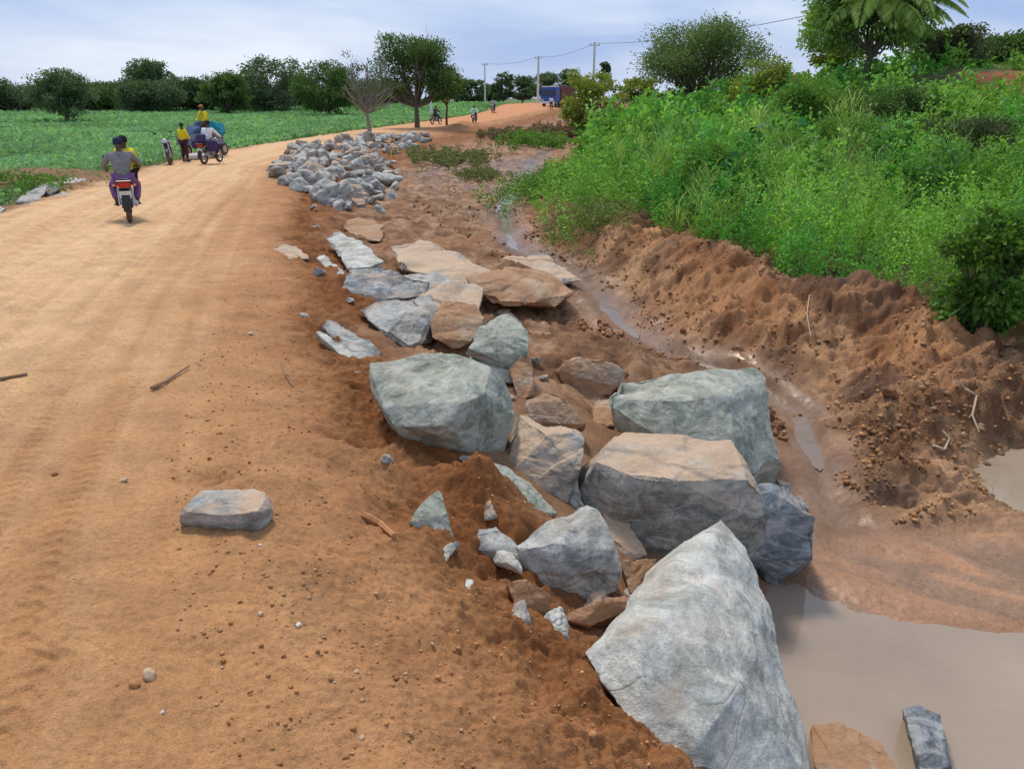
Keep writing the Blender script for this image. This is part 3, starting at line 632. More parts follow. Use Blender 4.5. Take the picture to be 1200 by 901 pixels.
for px, py, d, mt, lab in [(145, 564, .055, M_PEB, 'round tan pebble on the road left of the lone grey stone'), (350, 733, .035, M_PEBW, 'cream pebble, brightest in the foreground soil'), (305, 720, .035, M_PEB, 'tan pebble just left of the cream pebble'),
        (305, 639, .022, M_PEBW, 'tiny white pebble under the lone grey stone'), (294, 392, .07, M_PEBW, 'white pebble on the upper right of the road'), (176, 793, .07, M_PEB, 'largest oval brown clod at the lower left'), (158, 803, .05, M_CLOD, 'round dark clod touching the oval brown clod'),
        (190, 835, .02, M_PEBW, 'tiny pale pebble below the oval brown clod'), (418, 788, .03, M_PEB, 'tan pebble low in the middle of the soil'), (424, 866, .03, M_PEB, 'pale pebble near the bottom middle edge'), (362, 700, .03, M_PEB, 'tan pebble up and right of the cream pebble'),
        (64, 556, .05, M_CLOD, 'brown clod alone on the smooth road'), (475, 790, .025, M_PEB, 'small pebble right of the low tan pebble'), (694, 862, .05, M_CLOD, 'rounded clod at the soil edge by the largest boulder'), (640, 620, .05, M_CLOD, 'clod beside the half-buried pale slab')]:
    pebble(px, py, d, mt, lab, None)
for i in range(90):
    px = rr_.gauss(430, 190); py = rr_.uniform(470, 895)
    if px < 5 or px > 590 + max(0, (py - 690) * .75): continue
    pebble(px, py, rr_.uniform(.008, .02), rr_.choice([M_PEB, M_CLOD, M_CLOD]), 'small stone or crumb scattered on the orange soil', 'small stones scattered over the near soil')
# loose crumbs (nobody could count them)
def crumbs(name, n, sampler, smin, smax, cols, label, seed):
    rs = np.random.default_rng(seed); x, y = sampler(rs, n); z = height(x, y)
    ico = np.array([(0, 0, 1), (.9, 0, .2), (.28, .85, .2), (-.72, .53, .2), (-.72, -.53, .2), (.28, -.85, .2), (0, 0, -.8)])
    fc = np.array([(0, 1, 2), (0, 2, 3), (0, 3, 4), (0, 4, 5), (0, 5, 1), (6, 2, 1), (6, 3, 2), (6, 4, 3), (6, 5, 4), (6, 1, 5)])
    N = len(x); s = smin * (smax / smin) ** (rs.uniform(0, 1, N) ** 3.2)
    V = ico[None] * rs.uniform(.45, 1.5, (N, 7, 1)); a = rs.uniform(0, 6.28, N)
    X = V[..., 0] * np.cos(a)[:, None] - V[..., 1] * np.sin(a)[:, None]; Y = V[..., 0] * np.sin(a)[:, None] + V[..., 1] * np.cos(a)[:, None]
    P_ = np.stack([x[:, None] + X * s[:, None], y[:, None] + Y * s[:, None], (z + s * .25)[:, None] + V[..., 2] * s[:, None] * .75], -1).reshape(-1, 3)
    Fq = (fc[None] + (np.arange(N) * 7)[:, None, None]).reshape(-1, 3)
    m = np_mesh(name, P_, Fq, False); c = np.array(cols)[rs.integers(0, len(cols), N)] * rs.uniform(.75, 1.25, (N, 1)); colattr(m, 'tint', np.repeat(c, 7, 0))
    tag(link(name, m, M_CRUMB), label=label, kind='stuff')
b_ = NB('crumbs'); M_CRUMB = b_.finish(b_.node('ShaderNodeAttribute', attribute_name='tint').outputs['Color'], .95, None, spec=.1)
def samp_sh(rs, n):
    y = np.exp(rs.uniform(math.log(1.2), math.log(16), n)); t = rs.uniform(-.35, 1.35, n); x = kx(iB1, y) * (1 - t) + kx(iB2, y) * t; k = rs.uniform(0, 1, n) < .25 + vnoise(x * 2.5, y * 2.5, 0, 7) ; return x[k], y[k]
crumbs('loose_soil', 14000, samp_sh, .0015, .012, [(.42, .20, .08), (.38, .17, .065), (.46, .23, .10), (.50, .31, .17)], 'loose crumbs of orange soil on the road shoulder', 1)
def samp_mo(rs, n):
    y = np.exp(rs.uniform(math.log(5), math.log(26), n)); t = rs.uniform(-.15, 1.25, n); x = kx(iE, y) * (1 - t) + kx(iF, y) * t; k = vnoise(x * 2.5, y * 2.5, 0, 7) > .35; return x[k], y[k]
crumbs('clay_clods', 12000, samp_mo, .006, .04, [(.34, .18, .085), (.28, .14, .065), (.42, .22, .10), (.40, .24, .13)], 'clods of dug clay over the bank beyond the stream', 2)

def clay_material():
    b = NB('clay_clod'); pos = b.node('ShaderNodeNewGeometry').outputs['Position']; n = b.noise(pos, 7, 6, .7); m = b.noise(pos, 45, 5, .7)
    c = b.mix(1.0, b.ramp(n, [(.3, (.17, .085, .045)), (.5, (.32, .17, .085)), (.7, (.44, .26, .14))]), b.ramp(m, [(.3, .7), (.7, 1.25)]), 'MULTIPLY')
    return b.finish(c, .95, m, .9, .02, .15)
M_CLAY = clay_material(); cp = []
for i in range(7):
    m = random_rock(800 + i, [.6, .8, .5][i % 3], 'clod', .05, .09); cp.append(m); m.materials.append(M_CLAY)
rs_ = np.random.default_rng(88)
for i in range(95):
    y = float(np.exp(rs_.uniform(math.log(5.6), math.log(19)))); t = rs_.uniform(-.5, 1.05); x = float(kx(iE, y) * (1 - t) + kx(iF, y) * t)
    if abs(x - float(kx(iD, y))) < .3 or blob(x, y, 5, 5.85, 1.2, .75) > .35: continue
    o = bpy.data.objects.new('clod', cp[i % 7]); C.objects.link(o); sz = .10 + .30 * rs_.uniform() ** 2.2
    o.scale = (sz * rs_.uniform(.8, 1.5), sz, sz * rs_.uniform(.6, 1)); o.rotation_euler = tuple(rs_.uniform(-1, 1, 2)) + (rs_.uniform(0, 6.28),); o.location = (x, y, hgt(x, y) - sz * .12)
    tag(o, 'torn clod of brown clay among many on the bank and ditch side', 'clod', 'torn clods along the clay bank')
def samp_mud(rs, n):
    y = np.exp(rs.uniform(math.log(6.5), math.log(28), n)); t = rs.uniform(0, 1.0, n); x = kx(iC, y) * (1 - t) + kx(iE, y) * t; k = (vnoise(x * 1.5, y * 1.5, 0, 8) > .5) & (abs(x - kx(iD, y)) > .25); return x[k], y[k]
crumbs('mud_lumps', 7000, samp_mud, .008, .06, [(.26, .13, .065), (.20, .10, .055), (.36, .20, .10)], 'small lumps of mud on the ditch floor', 3)
# ------------------------------------------------------------------ leaves
def leaves(name, P_, D_, ln, wd, col, parent=None, mat=None, rs=rng, droop=.25):
    N = len(P_); D_ = D_ / np.linalg.norm(D_, axis=1)[:, None]
    s = np.cross(D_, rs.normal(0, 1, (N, 3))); s /= np.linalg.norm(s, axis=1)[:, None] + 1e-9
    ln = np.broadcast_to(ln, N)[:, None]; wd = np.broadcast_to(wd, N)[:, None]
    a = P_; mid = P_ + D_ * ln * .5; tip = P_ + D_ * ln; tip[:, 2] -= (ln[:, 0] * droop)
    V = np.stack([a, mid + s * wd, tip, mid - s * wd], 1).reshape(-1, 3)
    m = np_mesh(name, V, np.arange(N * 4).reshape(-1, 4)); colattr(m, 'tint', np.repeat(np.clip(col, 0, 1), 4, 0))
    return link(name, m, mat or M_LEAF, parent)
def mixcol(a, b, t): return np.array(a) * (1 - t[:, None]) + np.array(b) * t[:, None]
def plant_leaves(bx, by, bz, h, spread, nl, rs, ca, cb, lsize, stems=4):
    """leaves along the stems of many plants at once"""
    N = len(bx); k = np.repeat(np.arange(N), nl)
    st = rs.integers(0, stems, len(k)); ang = (_h(k, st, k * 0, 5) * 6.283); lean = _h(k, st, k * 0, 6) * .5
    t = rs.uniform(.12, 1, len(k)) ** .75
    H = h[k] * (.7 + .3 * _h(k, st, k * 0, 8))
    off = (lean * t ** 1.3)[:, None] * np.stack([np.cos(ang), np.sin(ang)], -1) * spread[k][:, None] * 1.0
    az = rs.uniform(0, 6.283, len(k)); r = rs.uniform(0, .28, len(k)) * spread[k] * (1.05 - t * .7)
    P_ = np.stack([bx[k] + off[:, 0] + np.cos(az) * r, by[k] + off[:, 1] + np.sin(az) * r, bz[k] + H * t], -1)
    D_ = np.stack([np.cos(az), np.sin(az), rs.uniform(.0, 1.2, len(k))], -1)
    c = mixcol(ca, cb, np.clip(_h(k, k * 0, k * 0, 9) * .75 + rs.uniform(-.15, .35, len(k)), 0, 1)) * rs.uniform(.8, 1.2, (len(k), 1))
    return P_, D_, lsize[k] * rs.uniform(.6, 1.3, len(k)), c
WEED = [(600, 235), (640, 170), (665, 135), (690, 100), (1400, 60), (1400, 620), (1200, 520), (1185, 425), (1120, 375), (1060, 345), (960, 325), (850, 300), (800, 290), (740, 262), (700, 272), (640, 262)]
def veg_scatter(n, y0, y1, xr, rs, poly=None, dens=None):
    y = np.exp(rs.uniform(math.log(y0), math.log(y1), n)); x = rs.uniform(xr[0], xr[1], n) * y + rs.uniform(-1, 1, n)
    k = np.ones(n, bool)
    if poly is not None:
        z = base(x, y); px, py = proj(x, y, z); k &= inpoly(px, py, poly)
    if dens is not None: k &= rs.uniform(0, 1, n) < dens(x, y)
    return x[k], y[k]
rs = np.random.default_rng(21)
# bright tall weeds: area right of the spoil bank
def weeds(name, n, y0, y1, xr, h0, h1, nl, ls, ca, cb, label, seed, cond, ratio=.26, upright=.5):
    rs = np.random.default_rng(seed)
    y = np.sqrt(rs.uniform(y0 ** 2, y1 ** 2, n)); x = rs.uniform(xr[0], xr[1], n) * y + rs.uniform(0, 2, n)
    k = cond(x, y, rs); x = x[k]; y = y[k]; z = base(x, y)
    big = vnoise(x * .45, y * .45, 0, seed); h = (h0 + (h1 - h0) * big) * rs.uniform(.6, 1.2, len(x)) * (.75 + .5 * vnoise(x * 1.1, y * 1.1, 0, seed + 5))
    P_, D_, l, c = plant_leaves(x, y, z - .02, h * rs.uniform(.7, 1.3, len(x)), rs.uniform(.35, .7, len(x)), nl, rs, ca, cb, np.broadcast_to(ls, len(x)) * np.clip(y / 12, .8, 3.5), 5)
    D_[:, 2] += upright
    tone = vnoise(P_[:, 0] * .5, P_[:, 1] * .35, 0, seed + 1)[:, None]
    k = np.repeat(np.arange(len(x)), nl); pt = (_h(k, k * 0, k * 0, 44) * .75 + .55)[:, None]; sp = (vnoise(x * .9, y * .6, 0, seed + 2)[k] > .58)[:, None]
    c = c * (.8 + .45 * tone) * np.where(sp, np.array((.55, .82, .85)), np.array((1.04, 1.0, 1.0))) * (.5 + .5 * pt)
    print(name, len(P_))
    tag(leaves(name, P_, D_, l, l * ratio, c, rs=rs), label=label, kind='stuff')
inveg = lambda x, y, rs: (x > kx(iF, y) + np.where(y < 8.5, .75, .45) + .35 * fbm(x * .8, y * .8, 0, 2, 99)) & (x < kx(iF, y) + 45) & ~(blob(x, y, 5, 5.85, 1.15, .7) > .3) & ~((x > 15.8) & (x < 19.8) & (y > 25.5) & (y < 30.6) & (vnoise(x * .6, y * .6, 0, 19) > .25))
lane = lambda x, y: (y < 60)
weeds('tall_weeds', 2900, 6.2, 17, (.15, 1.5), .8, 1.4, 150, .065, (.11, .27, .036), (.30, .58, .095), 'bright green feathery weeds behind the clay bank', 31, inveg)
weeds('tall_weeds', 5200, 16, 42, (.02, 1.3), .9, 1.7, 50, .085, (.11, .27, .038), (.28, .54, .095), 'bright green weeds further back in the thicket', 32, inveg)
weeds('tall_weeds', 3500, 40, 110, (.03, .9), .6, 1.3, 22, .07, (.09, .17, .035), (.17, .28, .06), 'low scrub in the far right distance', 33, lambda x, y, rs: x > kx(iF, y) + 1.5)
spots_ = lambda q, th: (lambda x, y, rs: inveg(x, y, rs) & (vnoise(x * .7, y * .5, 0, q) > th))
weeds('tall_grass', 1500, 6.5, 24, (.12, 1.3), .9, 1.6, 46, .34, (.20, .33, .07), (.40, .56, .16), 'long pale grass blades mixed into the thicket', 34, spots_(61, .6), .022, 1.6)
weeds('broad_leaves', 900, 6.5, 22, (.12, 1.4), .8, 1.35, 60, .15, (.05, .15, .03), (.13, .32, .06), 'broad dark leaves mixed into the thicket', 35, spots_(62, .62), .36, .2)
weeds('dead_stalks', 420, 6.5, 18, (.12, 1.3), .9, 1.5, 16, .30, (.22, .16, .08), (.42, .34, .2), 'dry brown stalks among the weeds', 36, spots_(63, .55), .014, 1.8)
# patchy low scrub in the ditch
def patch(name, cpx, cpy, z, rx, ry, n, h, ca, cb, label, seed, nl=30, ls=.06):
    rs = np.random.default_rng(seed); cx, cy = G(cpx, cpy, z); x = rs.normal(cx, rx * .5, n); y = rs.normal(cy, ry * .5, n); zz = base(x, y)
    P_, D_, l, c = plant_leaves(x, y, height(x, y), h * rs.uniform(.5, 1.2, n), np.full(n, .6), nl, rs, ca, cb, np.full(n, ls) * max(1, cy / 16))
    tag(leaves(name, P_, D_, l, l * .27, c, rs=rs), label=label, kind='stuff')
GA, GB, GD = (.07, .17, .025), (.17, .33, .05), (.20, .17, .08)
patch('grass_patch', 530, 186, -1.2, 2.4, 5, 170, .45, (.10, .13, .05), (.20, .22, .09), 'dull green scrub growing over the mud near the far heap', 41)
patch('grass_patch', 560, 205, -1.2, 1.2, 2.2, 60, .4, (.10, .13, .05), (.20, .22, .08), 'small tuft of yellowish scrub in the ditch', 42)
patch('grass_patch', 640, 235, -1.2, 1.4, 3.2, 130, .8, GA, GB, 'green weeds at the head of the ditch', 43, 60)
patch('grass_patch', 625, 168, -1.1, 2.0, 6, 150, .8, GA, GB, 'green scrub left of the thicket', 44, 40)
patch('grass_patch', 590, 160, -1.0, 2.0, 5, 90, .5, (.12, .10, .06), (.22, .18, .10), 'dry brown scrub beyond the ditch', 45)
patch('tall_weeds', 700, 235, -.8, 1.6, 4.5, 260, 1.0, (.11, .27, .038), (.28, .54, .095), 'bright weeds hanging over the far end of the clay bank', 49, 90)
patch('grass_patch', 690, 265, -.7, .8, 1.6, 70, .6, (.09, .15, .03), (.20, .28, .07), 'drooping weeds on the clay bank crest', 46, 60)
patch('grass_patch', 15, 215, -.3, 1.5, 1.5, 90, .35, GA, GB, 'green weeds on the small berm at the left', 47, 30, .07)
patch('grass_patch', 645, 152, -.6, 3.0, 6, 120, .6, (.13, .09, .06), (.22, .15, .09), 'dry bushes on the far embankment', 48, 30)
# the crop field
def crop():
    rs = np.random.default_rng(51); n = 30000
    y = np.exp(rs.uniform(math.log(11), math.log(150), n) ** 1.0); x = kx(3, y) - .8 - rs.uniform(0, 1, n) ** 1.0 * (y * .75 + 10)
    berm = blob(x, y, *G(25, 208, -.5), 2.6, 3.4) < .3
    x = x[berm]; y = y[berm]
    row = np.round((x * .8 + y * .6) / .9) * .9
    z = base(x, y) ; h = np.full(len(x), .42) * rs.uniform(.6, 1.2, len(x))
    ls = .10 * np.clip(y / 22, .9, 5)
    P_, D_, l, c = plant_leaves(x, y, z, h, np.full(len(x), 1.0) * np.clip(y / 30, 1, 4), 15, rs, (.15, .31, .13), (.30, .52, .25), ls)
    D_[:, 2] += .3
    c = c * (.8 + .45 * vnoise(P_[:, 0] * .25, P_[:, 1] * .12, 0, 3))[:, None]
    tag(leaves('crop_field', P_, D_, l, l * .42, c, rs=rs, droop=.1), label='low green bean crop covering the field left of the road', kind='stuff')
crop()

def straw():
    rs = np.random.default_rng(77); x, y = samp_mo(rs, 2600); k = vnoise(x * 1.3, y * 1.3, 0, 78) > .5; x = x[k]; y = y[k]; n = len(x)
    P_ = np.stack([x, y, height(x, y) - .01], -1); D_ = rs.normal(0, 1, (n, 3)); D_[:, 2] = np.abs(D_[:, 2]) * .5
    tag(leaves('dry_straw', P_, D_, rs.uniform(.05, .22, n), .003 + 0 * x, mixcol((.22, .14, .08), (.46, .36, .22), rs.uniform(0, 1, n)), rs=rs), label='dry roots and straw tangled in the dug clay', kind='stuff')
straw()
# ------------------------------------------------------------------ trees and bushes
def tube_pts(pts, rad, seg=8):
    pts = [np.array(p, float) for p in pts]; V = []; Fq = []
    for i, p in enumerate(pts):
        d = pts[min(i + 1, len(pts) - 1)] - pts[max(i - 1, 0)]; d /= np.linalg.norm(d) + 1e-9
        a = np.cross(d, [0.3, 1, .1]); a /= np.linalg.norm(a) + 1e-9; b = np.cross(d, a)
        for k in range(seg):
            t = 6.2832 * k / seg; V.append(p + (a * math.cos(t) + b * math.sin(t)) * rad[i])
    for i in range(len(pts) - 1):
        for k in range(seg): Fq.append((i * seg + k, i * seg + (k + 1) % seg, (i + 1) * seg + (k + 1) % seg, (i + 1) * seg + k))
    return V, Fq
class MB:
    def __init__(s): s.V = []; s.F = []
    def add(s, V, Fq):
        o = len(s.V); s.V += [tuple(v) for v in V]; s.F += [tuple(i + o for i in f) for f in Fq]; return s
    def tube(s, pts, rad, seg=8):
        if not isinstance(rad, (list, tuple)): rad = [rad] * len(pts)
        V, Fq = tube_pts(pts, rad, seg); n = len(V); Fq = Fq + [tuple(range(seg))[::-1], tuple(range(n - seg, n))]
        return s.add(V, Fq)
    def box(s, c, d, rot=None, taper=1.0):
        V = []
        for z in (-1, 1):
            k = taper if z > 0 else 1
            for x, y in ((-1, -1), (1, -1), (1, 1), (-1, 1)): V.append(Vector((x * d[0] / 2 * k, y * d[1] / 2 * k, z * d[2] / 2)))
        if rot: V = [Matrix.Rotation(rot[0], 3, rot[1]) @ v for v in V]
        V = [v + Vector(c) for v in V]
        return s.add(V, [(3, 2, 1, 0), (4, 5, 6, 7), (0, 1, 5, 4), (1, 2, 6, 5), (2, 3, 7, 6), (3, 0, 4, 7)])
    def torus(s, c, Rr, r, axis='x', seg=24, sg=8, sq=1.0):
        V = []; Fq = []
        for i in range(seg):
            a = 6.2832 * i / seg
            for k in range(sg):
                b = 6.2832 * k / sg; rr = Rr + r * math.cos(b); h = r * sq * math.sin(b)
                p = (h, rr * math.cos(a), rr * math.sin(a)) if axis == 'x' else (rr * math.cos(a), rr * math.sin(a), h)
                V.append((c[0] + p[0], c[1] + p[1], c[2] + p[2]))
        for i in range(seg):
            for k in range(sg): Fq.append((i * sg + k, ((i + 1) % seg) * sg + k, ((i + 1) % seg) * sg + (k + 1) % sg, i * sg + (k + 1) % sg))
        return s.add(V, Fq)
    def ell(s, c, r, seg=14, rg=9):
        V = []; Fq = []
        for i in range(rg + 1):
            th = math.pi * i / rg
            for k in range(seg):
                a = 6.2832 * k / seg; V.append((c[0] + r[0] * math.sin(th) * math.cos(a), c[1] + r[1] * math.sin(th) * math.sin(a), c[2] + r[2] * math.cos(th)))
        for i in range(rg):
            for k in range(seg): Fq.append((i * seg + k, (i + 1) * seg + k, (i + 1) * seg + (k + 1) % seg, i * seg + (k + 1) % seg))
        return s.add(V, Fq)
    def build(s, name, mat, parent=None, smooth=True, bevel=0, **k):
        me = bpy.data.meshes.new(name); me.from_pydata(s.V, [], s.F); me.validate(); bm = bmesh.new(); bm.from_mesh(me)
        bmesh.ops.remove_doubles(bm, verts=bm.verts[:], dist=1e-4)
        bmesh.ops.recalc_face_normals(bm, faces=bm.faces[:])
        if bevel: bmesh.ops.bevel(bm, geom=bm.edges[:], offset=bevel, segments=2, affect='EDGES', clamp_overlap=True)
        bm.to_mesh(me); bm.free(); me.update()
        o = link(name, me, mat, parent, smooth)
        if smooth:
            try: me.set_sharp_from_angle(angle=R(40))
            except Exception: pass
        return tag(o, **k)
DARK = ((.05, .095, .05), (.13, .205, .085)); MIDG = ((.045, .10, .025), (.11, .20, .045)); BRI = ((.07, .17, .025), (.18, .34, .05)); YEL = ((.12, .20, .03), (.34, .38, .07)); DULL = ((.05, .075, .03), (.11, .14, .06))
TREEH = {}
def tree(px, D_, top, cw, base_px, label, pal, seed, ch=.62, n=6500, name='tree', lobes=11, leaf=None, group=None, sparse=0, trunkmat=None, cat='tree', squash=1.0, weep=.25, hollow=.0, tr=None):
    """px: pixel column; D_: distance; top: pixel row of the crown top; cw: crown width in pixels; base_px: row of the trunk foot (None: real ground)"""
    rs = np.random.default_rng(seed); m = D_ / F * 1.0
    X = (px - 600) / F * D_ / 1.02
    X = PY(px, 100, D_)[0]; gz_ = hgt(X, D_); zt = PY(px, top, D_)[2]; H = max(zt - gz_, 1.3); TREEH[label] = H; Rw = cw / 2 * D_ / F * .98
    root = empty(name, (X, D_, gz_), label=label, cat=cat, group=group)
    cz0 = H * (1 - ch); crH = H * ch
    # lobes
    L = []
    for i in range(lobes):
        a = rs.uniform(0, 6.28); r = Rw * math.sqrt(rs.uniform(0, 1)) * .68; zf = rs.uniform(.08, .88)
        r *= (1.15 - abs(zf - .4) * .9); lr = Rw * rs.uniform(.32, .52)
        zc = cz0 + crH * zf
        lz = min(lr * .75 * squash, crH * .4); zc = min(zc, H - lz); L.append((math.cos(a) * r, math.sin(a) * r, zc, lr, lz))
    for i in range(lobes // 2):
        a = rs.uniform(0, 6.28); zf = rs.uniform(.2, .95); r = Rw * (1.0 - .55 * max(0, zf - .45) * 1.6) * rs.uniform(.75, .95); lr = Rw * rs.uniform(.16, .28); L.append((math.cos(a) * r, math.sin(a) * r, min(cz0 + crH * zf, H - lr * .5), lr, lr * .6))
    L.append((rs.uniform(-.15, .15) * Rw, 0, H - crH * .24, Rw * .42, crH * .24))
    L.append((-Rw * .62, 0, cz0 + crH * .38, Rw * .38, crH * .28)); L.append((Rw * .62, 0, cz0 + crH * .42, Rw * .38, crH * .26))
    mb = MB(); r0 = max(.02 * H, Rw * .06, .03); bend = rs.normal(0, .04 * H, 2)
    fork = np.array([bend[0], bend[1], cz0 * .75 + crH * .05])
    if tr is None or tr: mb.tube([(0, 0, -.3), (bend[0] * .3, bend[1] * .3, fork[2] * .5), fork], [r0 * 1.3, r0, r0 * .85])
    for l in L:
        e = np.array(l[:3]); mid = (fork * .5 + e * .5) + rs.normal(0, .05, 3) * Rw + np.array([0, 0, -.06 * crH])
        mb.tube([fork, mid, e, e + rs.normal(0, .3, 3) * l[3]], [r0 * .6, r0 * .33, r0 * .15, r0 * .05], 6)
        for q in range(2):
            mb.tube([mid, mid * .4 + e * .6 + rs.normal(0, .45, 3) * l[3], e + rs.normal(0, .6, 3) * l[3]], [r0 * .22, r0 * .12, r0 * .03], 5)
    mb.build('trunk', trunkmat or M_BARK, root)
    # leaf clumps inside and over the lobes
    W = np.array([l[3] ** 2 for l in L]); W /= W.sum(); li = rs.choice(len(L), n, p=W); La = np.array(L)[li]
    nc = max(30, n // 38); cl = rs.choice(len(L), nc, p=W); Lc = np.array(L)[cl]; d = rs.normal(0, 1, (nc, 3)); d /= np.linalg.norm(d, axis=1)[:, None]
    rad = rs.uniform(.45, 1.08, nc) ** .6
    CC = Lc[:, :3] + d * rad[:, None] * Lc[:, [3, 3, 4]]
    ci = rs.integers(0, nc, n); sc_ = np.array([1, 1, .55]) * (Rw * .105) * rs.uniform(.7, 1.3, (n, 1))
    P_ = CC[ci] + np.clip(rs.normal(0, 1, (n, 3)), -1.7, 1.7) * sc_
    if hollow: P_ = P_[rs.uniform(0, 1, n) > hollow]
    n = len(P_); ci = ci[:n]
    D__ = (P_ - np.array([0, 0, cz0 + crH * .3])); D__ /= np.linalg.norm(D__, axis=1)[:, None] + 1e-6; D__ = D__ + rs.normal(0, .6, (n, 3)); D__[:, 2] -= weep * .5
    lf = leaf or max(.07, D_ / F * 2.6)
    tone = _h(ci, ci * 0, ci * 0, seed) * .65 + rs.uniform(0, .35, n)
    c = mixcol(pal[0], pal[1], np.clip(tone, 0, 1))
    leaves('crown', P_, D__, lf * rs.uniform(.6, 1.4, n), lf * .3, c, root, rs=rs)
    return root
# far tree line at the left (individual mango-like trees), back row first
TL = [
 # px, D, top, width, label, palette, crown fraction
 (8, 118, 94, 62, 'dark tree cut by the left picture edge in the far tree line', DARK, .8),
 (20, 150, 100, 70, 'low dark tree in the back row behind the leftmost one', DARK, .85),
 (72, 84, 82, 62, 'nearer dark tree standing alone in the crop with a visible thin trunk', DARK, .66),
 (105, 125, 98, 60, 'medium green tree just right of the lone thin-trunked tree', MIDG, .8),
 (138, 130, 96, 52, 'dark round tree between the lone thin-trunked tree and the tall flat-topped one', DARK, .8),
 (180, 132, 69, 56, 'tall flat-topped dark tree, highest in the left half of the tree line', DARK, .75),
 (176, 120, 92, 60, 'dense round tree in front of the tall flat-topped one', DARK, .85),
 (222, 128, 90, 56, 'dark tree right of the tall flat-topped one', DARK, .85),
 (262, 116, 84, 46, 'mid green tree behind the loaded motorcycles', MIDG, .85),
 (288, 135, 92, 50, 'dark low tree between the mid green tree and the broad dome tree', DARK, .85),
 (318, 128, 66, 70, 'broad dome-shaped dark tree, widest of the tree line', DARK, .86),
 (345, 140, 88, 52, 'dark tree filling the gap right of the broad dome tree', DARK, .85),
 (384, 112, 71, 62, 'rounded bright-edged green tree left of the nearly bare tree', MIDG, .86),
 (420, 138, 92, 50, 'shaded low tree behind the nearly bare tree', DARK, .85),
 (455, 145, 96, 50, 'shaded low tree behind the big spreading tree', DARK, .85),
]
for i, (px, D_, top, cw, lab, pal, ch) in enumerate(TL):
    tree(px, D_, top + 2, cw * 1.12, None, lab, pal, 500 + i, ch, 9500, group='trees of the far tree line', lobes=12)
# low bushes closing the foot of the tree line
for i, px in enumerate([-30, 48, 95, 150, 205, 245, 300, 360, 400, 440, 475]):
    tree(px, 150 + (i % 3) * 8, 108 + (i * 7) % 6, 62, None, 'dark undergrowth bush closing the gaps under the far tree line', DARK, 560 + i, .95, 2600, name='bush', lobes=8, group='undergrowth under the far tree line', cat='bush')
tree(430, 62, 62, 78, None, 'nearly bare pale-branched tree with few leaves at the crop edge', DULL, 620, .72, 1100, lobes=16, trunkmat=M_BARKP, weep=0)
tree(487, 72, 43, 92, None, 'big spreading dark green tree right of the nearly bare one', MIDG, 621, .74, 17000, lobes=13, squash=.8)
tree(522, 75, 76, 34, None, 'narrow side tree touching the right flank of the big spreading tree', MIDG, 622, .6, 3500, lobes=6)
for i, (px, D_, top, cw, lab) in enumerate([(537, 200, 95, 24, 'small round tree, leftmost on the horizon beyond the road'), (556, 205, 94, 26, 'second small round tree on the horizon'), (590, 190, 84, 28, 'upright dark tree between the two concrete poles'),
        (612, 200, 90, 34, 'bushy tree left of the right concrete pole'), (645, 190, 85, 46, 'wide dark tree behind the truck'), (672, 180, 82, 30, 'dark tree right of the truck'), (575, 215, 100, 30, 'low dark tree on the horizon behind the poles'), (708, 150, 72, 12, 'slim dark tree tip beside the tall white pole')]):
    tree(px, D_, top, cw, None, lab, DARK, 640 + i, .85, 3000, lobes=9, group='small trees on the horizon')
tree(828, 48, 20, 136, None, 'large open-crowned tree rising above the thicket in the middle right', ((.07, .13, .04), (.20, .30, .09)), 660, .76, 30000, lobes=11, squash=.7, leaf=.13)
tree_tall = tree(1012, 33, -30, 126, None, 'tall light green tree cut by the top edge of the picture', ((.13, .25, .045), (.30, .48, .12)), 661, .74, 11000, lobes=11, leaf=.16, squash=.8)
def fronds(root, cz, n, ln, seed):
    rs = np.random.default_rng(seed); P_ = []; D_ = []; L_ = []
    for i in range(n):
        a = rs.uniform(0, 6.28); el = rs.uniform(.3, 1.2); l = ln * rs.uniform(.7, 1.15); p = np.array([0, 0, cz]) + rs.normal(0, .35, 3); d = np.array([math.cos(a) * math.cos(el), math.sin(a) * math.cos(el), math.sin(el)])
        for t in np.linspace(0, 1, 46):
            d = d + np.array([0, 0, -.035]); d /= np.linalg.norm(d); p = p + d * l / 46; side = np.cross(d, [0, 0, 1]); side /= np.linalg.norm(side) + 1e-6
            for sg in (-1, 1): P_.append(p.copy()); D_.append(d * .5 + side * sg + np.array([0, 0, -.45])); L_.append(.62 * math.sin(.35 + t * 2.6))
    L_ = np.array(L_); c = mixcol((.22, .36, .08), (.44, .56, .18), rs.uniform(0, 1, len(P_)))
    leaves('fronds', np.array(P_), np.array(D_), L_, L_ * .08 + .015, c, root, rs=rs)
fronds(tree_tall, TREEH['tall light green tree cut by the top edge of the picture'] * .72, 44, 3.4, 9)
tree(985, 38, 30, 70, None, 'yellow-green feathery tree left of the tall one', YEL, 662, .8, 6000, lobes=9, leaf=.14)
tree(1108, 55, 33, 80, None, 'dark tree behind the right of the tall light green one', DARK, 663, .6, 7000, lobes=10)
tree(1198, 60, 50, 44, None, 'dark tree at the right picture edge', DARK, 664, .6, 3500, lobes=8)
tree(1068, 36, 36, 34, None, 'small yellow-leaved sapling beside the white post', YEL, 665, .6, 900, lobes=5)
